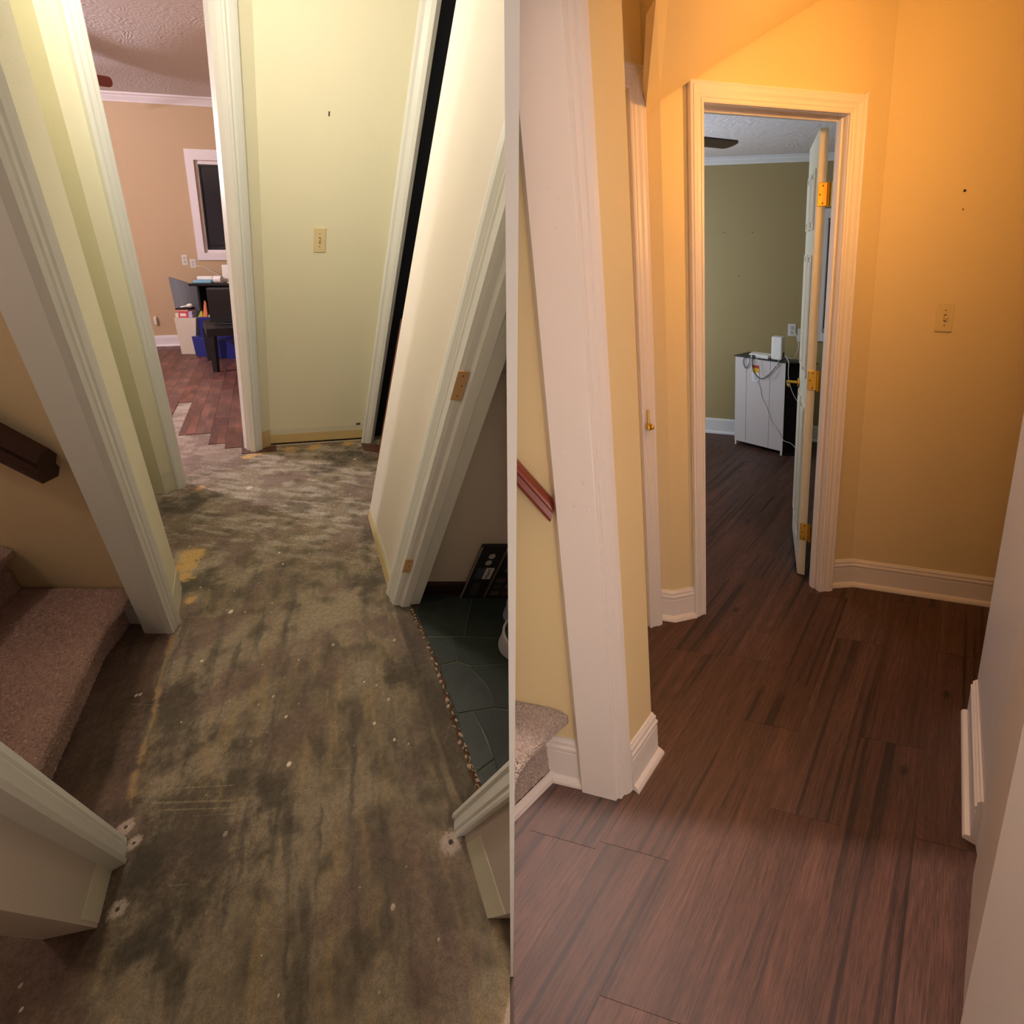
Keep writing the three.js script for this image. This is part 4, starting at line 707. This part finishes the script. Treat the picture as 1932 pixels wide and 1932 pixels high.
  part(nw, 'wall_surface', [prism([[1.302, -0.478], [1.105, -0.287], [0.94, -0.12], [1.15, 0.05], [1.46, -0.42]], 0, 4.9), prism([[0.94, -0.14], [0.94, 1.6], [1.1, 1.6], [1.1, -0.14]], 0, 4.9)], M.newTrim);
  const nb = struct(NEW, 'baseboard_near', 'white baseboard stub at the right edge nearest the viewer', 'baseboard');
  part(nb, 'board', [sweep([[1.734, -0.953], [1.372, -0.547]], BASE(0.15))], M.newTrim); part(nb, 'shoe_moulding', [sweep([[1.734, -0.953], [1.372, -0.547]], SHOE)], M.newTrim);
  // header over the opening and the tall foyer
  struct(NEW, 'wall_top', 'wall above the wide opening between foyer and finished hall', 'wall', [prism([[0.0, -0.60], [0.33, -0.56], [1.38, -0.43], [1.40, -0.62], [0.30, -0.79], [0.0, -0.80]], 2.03, 4.9)], M.newTrim);
  struct(NEW, 'ceiling', 'plain ceiling of the finished hall', 'ceiling', [prism([[0.0, -0.60], [1.4, -0.45], [4.0, -0.45], [4.0, -1.1], [1.7, -1.72], [0.85, -1.55], [0.0, -1.55]], NH, NH + 0.1)], M.ceiling);
  struct(NEW, 'ceiling', 'high ceiling of the foyer', 'ceiling', [box(-0.3, 2.2, 4.9, 5.0, -1.0, 3.0)], M.ceiling);
  struct(NEW, 'wall_right', 'end wall of the finished hall out of view', 'wall', [prism([[3.6, -1.3], [3.6, -0.3], [3.7, -0.3], [3.7, -1.3]], 0, NH), prism([[1.85, -0.95], [3.65, -0.5], [3.65, -0.42], [1.85, -0.85]], 0, NH)], M.newWall);
  // ---- office of the finished hall
  const OR = frame([1.852, -3.899], [2.124, -3.83]), oc = 2.145;
  const ow = struct(NEW, 'wall_office', 'olive tan office wall seen through the finished doorway', 'wall');
  part(ow, 'wall_surface', [OR.on(box(-1.6, 0.95, 0, oc, -0.08, 0)), OR.on(box(0.95, 1.35, 0, 0.88, -0.08, 0)), OR.on(box(0.95, 1.35, 1.72, oc, -0.08, 0)), OR.on(box(1.35, 1.9, 0, oc, -0.08, 0))], M.newOfficeWall);
  part(ow, 'nail_hole', [[0.18, 1.62], [0.40, 1.62], [0.30, 1.30]].map(([u, y]) => OR.on(cyl(0.004, 0.004, 0.003, 0, 0, 0, 8).rotateX(Math.PI / 2).translate(u, y, 0))), M.slot);
  const A = OR.at(-1.5), D = OR.at(1.85);
  const sw = struct(NEW, 'wall_office', 'office side walls out of view beyond the finished doorway', 'wall');
  part(sw, 'wall_surface', [prism([[A[0], A[1] - 0.1], [A[0], -3.75], [A[0] - 0.06, -3.75], [A[0] - 0.06, A[1] - 0.1]], 0, oc), prism([[A[0], -2.65], [A[0], -1.5], [A[0] - 0.06, -1.5], [A[0] - 0.06, -2.65]], 0, oc), prism([[A[0], -3.75], [A[0], -2.65], [A[0] - 0.06, -2.65], [A[0] - 0.06, -3.75]], 0, 0.65), prism([[A[0], -3.75], [A[0], -2.65], [A[0] - 0.06, -2.65], [A[0] - 0.06, -3.75]], 1.85, oc), prism([[A[0], -1.58], [0.87, -1.58], [0.87, -1.52], [A[0], -1.52]], 0, oc), prism([D, [D[0], -1.3], [D[0] + 0.08, -1.3], [D[0] + 0.08, D[1]]], 0, oc)], M.newOfficeWall);
  const wn = struct(NEW, 'window_1', 'daylit office window out of view to the left', 'window');
  part(wn, 'window_pane', [box(A[0] - 0.05, A[0] - 0.03, 0.65, 1.85, -3.75, -2.65)], std(0x222222, 0.4, { emissive: 0xdfe9f5, emissiveIntensity: 3 }));
  part(wn, 'sash', [box(A[0] - 0.028, A[0] - 0.005, 1.22, 1.26, -3.75, -2.65)], M.newOfficeTrim);
  struct(NEW, 'ceiling', 'white swirl textured office ceiling beyond the finished doorway', 'ceiling', [prism([[0.2, -1.55], [0.90, -1.585], [1.66, -1.77], [3.8, -1.25], [3.8, -4.5], [0.2, -4.5]], oc, oc + 0.1)], M.swirl);
  struct(NEW, 'trim_crown', 'white crown moulding along the olive tan office wall', 'trim', [sweep([OR.at(-1.5), OR.at(1.85)], [[0, 2.096], [0.006, 2.096], [0.01, 2.106], [0.03, 2.122], [0.036, 2.132], [0.045, 2.136], [0.045, oc], [0, oc]])], M.newOfficeTrim);
  const ob = struct(NEW, 'baseboard_office', 'white baseboard along the olive tan office wall', 'baseboard');
  part(ob, 'board', [sweep([OR.at(-1.5), OR.at(1.85)], [[0, 0], [0.012, 0], [0.012, 0.115], [0.006, 0.128], [0, 0.128]])], M.newOfficeTrim); part(ob, 'shoe_moulding', [sweep([OR.at(-1.5), OR.at(1.85)], SHOE)], M.newOfficeTrim);
  const w2 = struct(NEW, 'window_2', 'white framed office window glimpsed behind the open door', 'window'), q = (a, b, c, d, e, f) => OR.on(box(a, b, c, d, e, f));
  part(w2, 'window_casing', [q(0.90, 0.965, 0.82, 1.78, 0, 0.018), q(1.335, 1.40, 0.82, 1.78, 0, 0.018), q(0.965, 1.335, 1.715, 1.78, 0, 0.018), q(0.965, 1.335, 0.82, 0.885, 0, 0.022)], M.newOfficeTrim);
  part(w2, 'sash_frame', [q(0.965, 0.985, 0.885, 1.715, -0.04, -0.02), q(0.985, 1.335, 1.69, 1.715, -0.04, -0.02), q(0.985, 1.335, 0.885, 0.91, -0.04, -0.02)], M.newOfficeTrim);
  part(w2, 'pane', [q(0.985, 1.335, 0.91, 1.69, -0.05, -0.042)], M.glassDark);
  wallPlate(NEW, OR, 'wall_outlet', 'white outlet with a plug above the grey cabinet', 'outlet', 0.705, 0.765, 0.848, 0.944, M.whitePlastic, 'outlet');
  wallPlate(NEW, OR, 'wall_outlet', 'white wall plate half hidden by the open door', 'outlet', 0.782, 0.842, 0.81, 0.908, M.whitePlastic, 'outlet');

  // ---- door leaf
  const N1 = [1.541, -1.767], FF = [1.765, -2.215], LF = frame(FF, N1), L = LF.length;
  const door = struct(NEW, 'door_2', 'open six panel office door with brass hinges', 'door');
  part(door, 'leaf', [LF.on(rbox(L, 1.925, 0.034, L / 2, 0.9745, -0.017, 0.002))], M.doorPaint);
  for (const [a, b] of [[0.05, 0.215], [0.275, 0.44]]) for (const [y0, y1] of [[0.17, 0.82], [0.96, 1.47], [1.58, 1.80]]) {
    const p = part(door, 'panel', [LF.on(rbox(b - a - 0.05, y1 - y0 - 0.05, 0.010, (a + b) / 2, (y0 + y1) / 2, 0.003, 0.004))], M.doorPaint);
    part(p, 'panel_moulding', [LF.on(rbox(0.010, y1 - y0, 0.010, a, (y0 + y1) / 2, 0.002, 0.004)), LF.on(rbox(0.010, y1 - y0, 0.010, b, (y0 + y1) / 2, 0.002, 0.004)), LF.on(rbox(b - a, 0.010, 0.010, (a + b) / 2, y0, 0.002, 0.004)), LF.on(rbox(b - a, 0.010, 0.010, (a + b) / 2, y1, 0.002, 0.004))], M.doorPaint);
  }
  const EF = frame(N1, [1.571, -1.752]);
  for (const y of [1.702, 0.964, 0.24]) {
    const h = part(door, 'hinge', [EF.on(rbox(0.036, 0.086, 0.004, 0.021, y, 0.001, 0.0019))], M.brass, 'brass butt hinge');
    part(h, 'knuckle', [EF.on(cyl(0.0045, 0.0045, 0.09, 0.042, y, 0.004, 14))], M.brass);
    const k = rbox(0.024, 0.086, 0.003, 0.013, 0, 0, 0.0014); k.rotateY(-0.9); k.translate(0.044, y, 0.003); part(h, 'jamb_leaf', [EF.on(k)], M.brass);
    for (const [u, d] of [[0.018, 0.032], [0.008, 0], [0.018, -0.032]]) part(h, 'screw', [EF.on(cyl(0.003, 0.003, 0.002, 0, 0, 0, 10).rotateX(Math.PI / 2).translate(u + 0.004, y + d, 0.0035))], M.screw);
  }
  const hd = part(door, 'handle', [LF.on(cyl(0.022, 0.024, 0.008, 0, 0, 0).rotateX(Math.PI / 2).translate(0.035, 0.85, 0.005)), LF.on(cyl(0.008, 0.008, 0.045, 0, 0, 0, 14).rotateX(Math.PI / 2).translate(0.035, 0.85, 0.028))], M.brass, 'brass lever handle');
  part(hd, 'lever', [LF.on(rbox(0.012, 0.014, 0.02, 0.035, 0.85, 0.055, 0.004)), LF.on(rbox(0.10, 0.014, 0.010, 0.08, 0.848, 0.060, 0.005))], M.brass);
}
// ================================================================ NEW HALL: things
{
  const s = thing(NEW, 'staircase', 'beige carpeted stairs at the left of the finished hall', 'stairs');
  const path = [[-0.16, -0.48], [0.0, -0.621], [0.132, -0.738], [0.142, -0.746]], to = [0.976, 0.2138];
  const st0 = part(s, 'step', [sweepTo(path, STEP(0.026, 0.226, 0.004), to)], carpetNew); part(st0, 'carpet_pile', [pile(path.map(([x, z]) => [Math.max(x, -0.08), z]), STEP(0.026, 0.226, 0.004), to, 9000, 0.0030)], carpetNew).userData.kind = 'stuff';
  part(s, 'step', [sweepTo(path, STEP(0.253, 0.226, 0.22), to)], carpetNew);
  const h = thing(NEW, 'handrail', 'polished mahogany handrail on the cream stairwell wall', 'handrail'), SR = frame([0.141, -0.748], [0.235, -0.7275]);
  const ring = (u, y) => [[0.016, 0], [0.042, 0], [0.048, 0.010], [0.043, 0.024], [0.052, 0.036], [0.05, 0.05], [0.042, 0.06], [0.02, 0.06], [0.01, 0.05], [0.008, 0.036], [0.016, 0.024], [0.011, 0.010]].map(([w, v]) => [u + 0.012 * Math.sin(v * 50), y + v, w]);
  part(h, 'rail', [SR.on(loft(ring(0.078, 0.868), ring(-0.5, 1.50)))], M.mahogany); part(h, 'bracket', [SR.on(box(-0.03, -0.02, 0.95, 1.0, 0, 0.03))], M.brass);

  // cabinet in the office
  const CF = frame([2.020, -3.597], [2.308, -3.330]), L = CF.length;
  const c = thing(NEW, 'cabinet', 'low cabinet with grey panelled back and black side in the finished office', 'cabinet');
  part(c, 'body', [prism([[2.024, -3.601], [2.308, -3.336], [2.535, -3.300], [2.30, -3.60], [2.2, -3.72]], 0.03, 0.712)], M.black);
  part(c, 'cabinet_top', [prism([[2.010, -3.602], [2.308, -3.322], [2.545, -3.292], [2.31, -3.61], [2.2, -3.735]], 0.712, 0.722)], std(0x2a2627, 0.4));
  for (const [a, b] of [[0, 0.092], [0.094, 0.278], [0.28, L]]) part(c, 'panel', [CF.on(rbox(b - a, 0.677, 0.005, (a + b) / 2, 0.3735, 0.0025, 0.0008))], M.cabinetFront);
  for (const a of [0.004, L - 0.016]) part(c, 'foot', [CF.on(box(a, a + 0.012, 0.001, 0.036, -0.02, 0.005))], M.whitePlastic);
  part(c, 'side_panel', [prism([[2.308, -3.336], [2.535, -3.300], [2.53, -3.31], [2.31, -3.345]], 0.001, 0.712)], M.black);
  const at = (u, y, w) => { const p = CF.at(u, w); return [p[0], y, p[1]]; };
  const r = thing(NEW, 'router', 'white upright router box on the cabinet top', 'router');
  part(r, 'case', [CF.on(rbox(0.082, 0.17, 0.09, 0.315, 0.8075, -0.06, 0.012))], M.whitePlastic); part(r, 'vent', [CF.on(box(0.3565, 0.3575, 0.74, 0.78, -0.085, -0.04))], M.charcoal);
  part(r, 'foot', [CF.on(rbox(0.08, 0.004, 0.085, 0.315, 0.7242, -0.06, 0.002))], M.charcoal);
  const md = thing(NEW, 'modem', 'flat white modem at the front edge of the cabinet top', 'modem');
  part(md, 'case', [CF.on(rbox(0.15, 0.028, 0.11, 0.185, 0.737, -0.05, 0.006))], M.whitePlastic); part(md, 'port', [CF.on(box(0.135, 0.16, 0.728, 0.742, 0.0045, 0.0062))], M.charcoal);
  const cab = (label, pts, rad, m) => { const t = thing(NEW, 'cable', label, 'cable', 'cables hanging from the cabinet top'); part(t, 'wire', [tube(pts, rad, 80)], m); };
  cab('dark cable looping down the grey cabinet panel from modem to router', [at(0.16, 0.738, 0.012), at(0.148, 0.725, 0.018), at(0.143, 0.68, 0.018), at(0.16, 0.61, 0.017), at(0.21, 0.575, 0.017), at(0.27, 0.61, 0.017), at(0.33, 0.69, 0.017), at(0.358, 0.727, 0.016), at(0.366, 0.745, -0.01), at(0.366, 0.755, -0.05)], 0.003, M.cable);
  cab('short dark cable loop at the left of the modem', [at(0.128, 0.738, 0.012), at(0.09, 0.732, 0.018), at(0.068, 0.68, 0.016), at(0.09, 0.635, 0.016), at(0.118, 0.68, 0.018), at(0.122, 0.725, 0.018), at(0.12, 0.738, 0.012)], 0.003, M.cable);
  cab('white cord running down the grey panel to the floor', [at(0.135, 0.742, 0.012), at(0.134, 0.725, 0.026), at(0.14, 0.66, 0.026), at(0.17, 0.57, 0.026), at(0.205, 0.50, 0.014), at(0.22, 0.43, 0.011), at(0.26, 0.36, 0.011), at(0.305, 0.25, 0.011), at(0.35, 0.20, 0.011), at(0.40, 0.13, 0.014), [2.36, 0.11, -3.30], [2.41, 0.06, -3.292], [2.44, 0.004, -3.285]], 0.0028, M.whiteCable);
  cab('thin white cord from the router down the black side', [at(0.372, 0.76, -0.05), at(0.40, 0.735, -0.02), at(0.415, 0.725, 0.012), at(0.418, 0.62, 0.014), [2.36, 0.50, -3.310], [2.41, 0.42, -3.302], [2.45, 0.34, -3.296], [2.50, 0.02, -3.285]], 0.0025, M.whiteCable);
  cab('thin grey cord sagging between the modem and the router', [at(0.18, 0.742, 0.012), at(0.182, 0.725, 0.034), at(0.20, 0.66, 0.034), at(0.25, 0.59, 0.030), at(0.30, 0.60, 0.028), at(0.335, 0.70, 0.028), at(0.345, 0.735, 0.022), at(0.345, 0.742, 0.0)], 0.002, M.greyPlastic);
  const OR = frame([1.852, -3.899], [2.124, -3.83]), oa = (u, y, w) => { const p = OR.at(u, w); return [p[0], y, p[1]]; };
  cab('white cord from the wall outlet down to the router', [oa(0.735, 0.90, 0.02), oa(0.76, 0.86, 0.05), [2.56, 0.80, -3.60], [2.48, 0.735, -3.50], at(0.42, 0.74, -0.06), at(0.366, 0.75, -0.06)], 0.0025, M.whiteCable);
  // hanging tag
  const cv = document.createElement('canvas'); cv.width = 128; cv.height = 256; const x = cv.getContext('2d');
  x.fillStyle = '#e9eaee'; x.fillRect(0, 0, 128, 256); x.fillStyle = '#a8281c'; x.fillRect(0, 0, 128, 44); x.fillStyle = '#e8b423'; x.fillRect(0, 44, 128, 70); x.fillStyle = '#9aa0aa'; for (let i = 0; i < 7; i++) x.fillRect(14, 132 + i * 16, 70 + (i * 37) % 30, 4);
  const tt = new THREE.CanvasTexture(cv); tt.colorSpace = THREE.SRGBColorSpace; tt.magFilter = THREE.LinearFilter;
  const tg = thing(NEW, 'hang_tag', 'red yellow and white paper tag hanging on the grey cabinet panel', 'tag');
  const pg = new THREE.PlaneGeometry(0.058, 0.125); pg.translate(0.165, 0.605, 0.0088); part(tg, 'printed_face', [CF.on(pg)], std(0xffffff, 0.6, { map: tt })); part(tg, 'card', [CF.on(box(0.136, 0.194, 0.5425, 0.6675, 0.0065, 0.0082))], M.whitePlastic);
  part(tg, 'string', [tube([at(0.16, 0.735, 0.006), at(0.165, 0.70, 0.009), at(0.165, 0.665, 0.0085)], 0.0012, 10)], M.whiteCable);
  ceilingFan(NEW, 'dark brown ceiling fan in the finished office, one blade showing', [0.98, 2.02, -2.30], 2.144, 0.565, Math.atan2(-0.21, 0.52), std(0x2c1512, 0.45), 0.11, 3, -0.14);
}
hallLamp(NEW, 'warm ceiling lamp of the finished hall, above the picture', 'newHall', NH, 2);
{
  const l = top(null, 'pendant_lamp', 'round foyer pendant lamp, above the picture', { category: 'lamp' }), p = LAMPS.foyer.pos;
  part(l, 'globe', [ball(0.11, ...p)], M.lampGlass(0xffe9dc, 2)); part(l, 'rod', [cyl(0.008, 0.008, 4.9 - p[1] - 0.1, p[0], (4.9 + p[1] + 0.1) / 2, p[2], 10)], M.brass);
  const d = top(null, 'door_3', 'unseen glazed door added behind the viewer as fill light for the finished hall', { category: 'door', kind: 'structure' });
  part(d, 'door_frame', [box(0.33, 0.91, 0, 0.68, 0.95, 0.99), box(0.33, 0.36, 0.68, 2.02, 0.95, 0.99), box(0.88, 0.91, 0.68, 2.02, 0.95, 0.99), box(0.33, 0.91, 2.02, 2.1, 0.95, 0.99)], M.newTrim);
  part(d, 'window_pane', [box(0.36, 0.88, 0.68, 2.02, 0.965, 0.975)], std(0x222222, 0.4, { emissive: 0xfff1e6, emissiveIntensity: 2.5 }));  // glowing pane added out of view to fill the post and stairs with light
}

finish();
renderer.render(scene, camera);
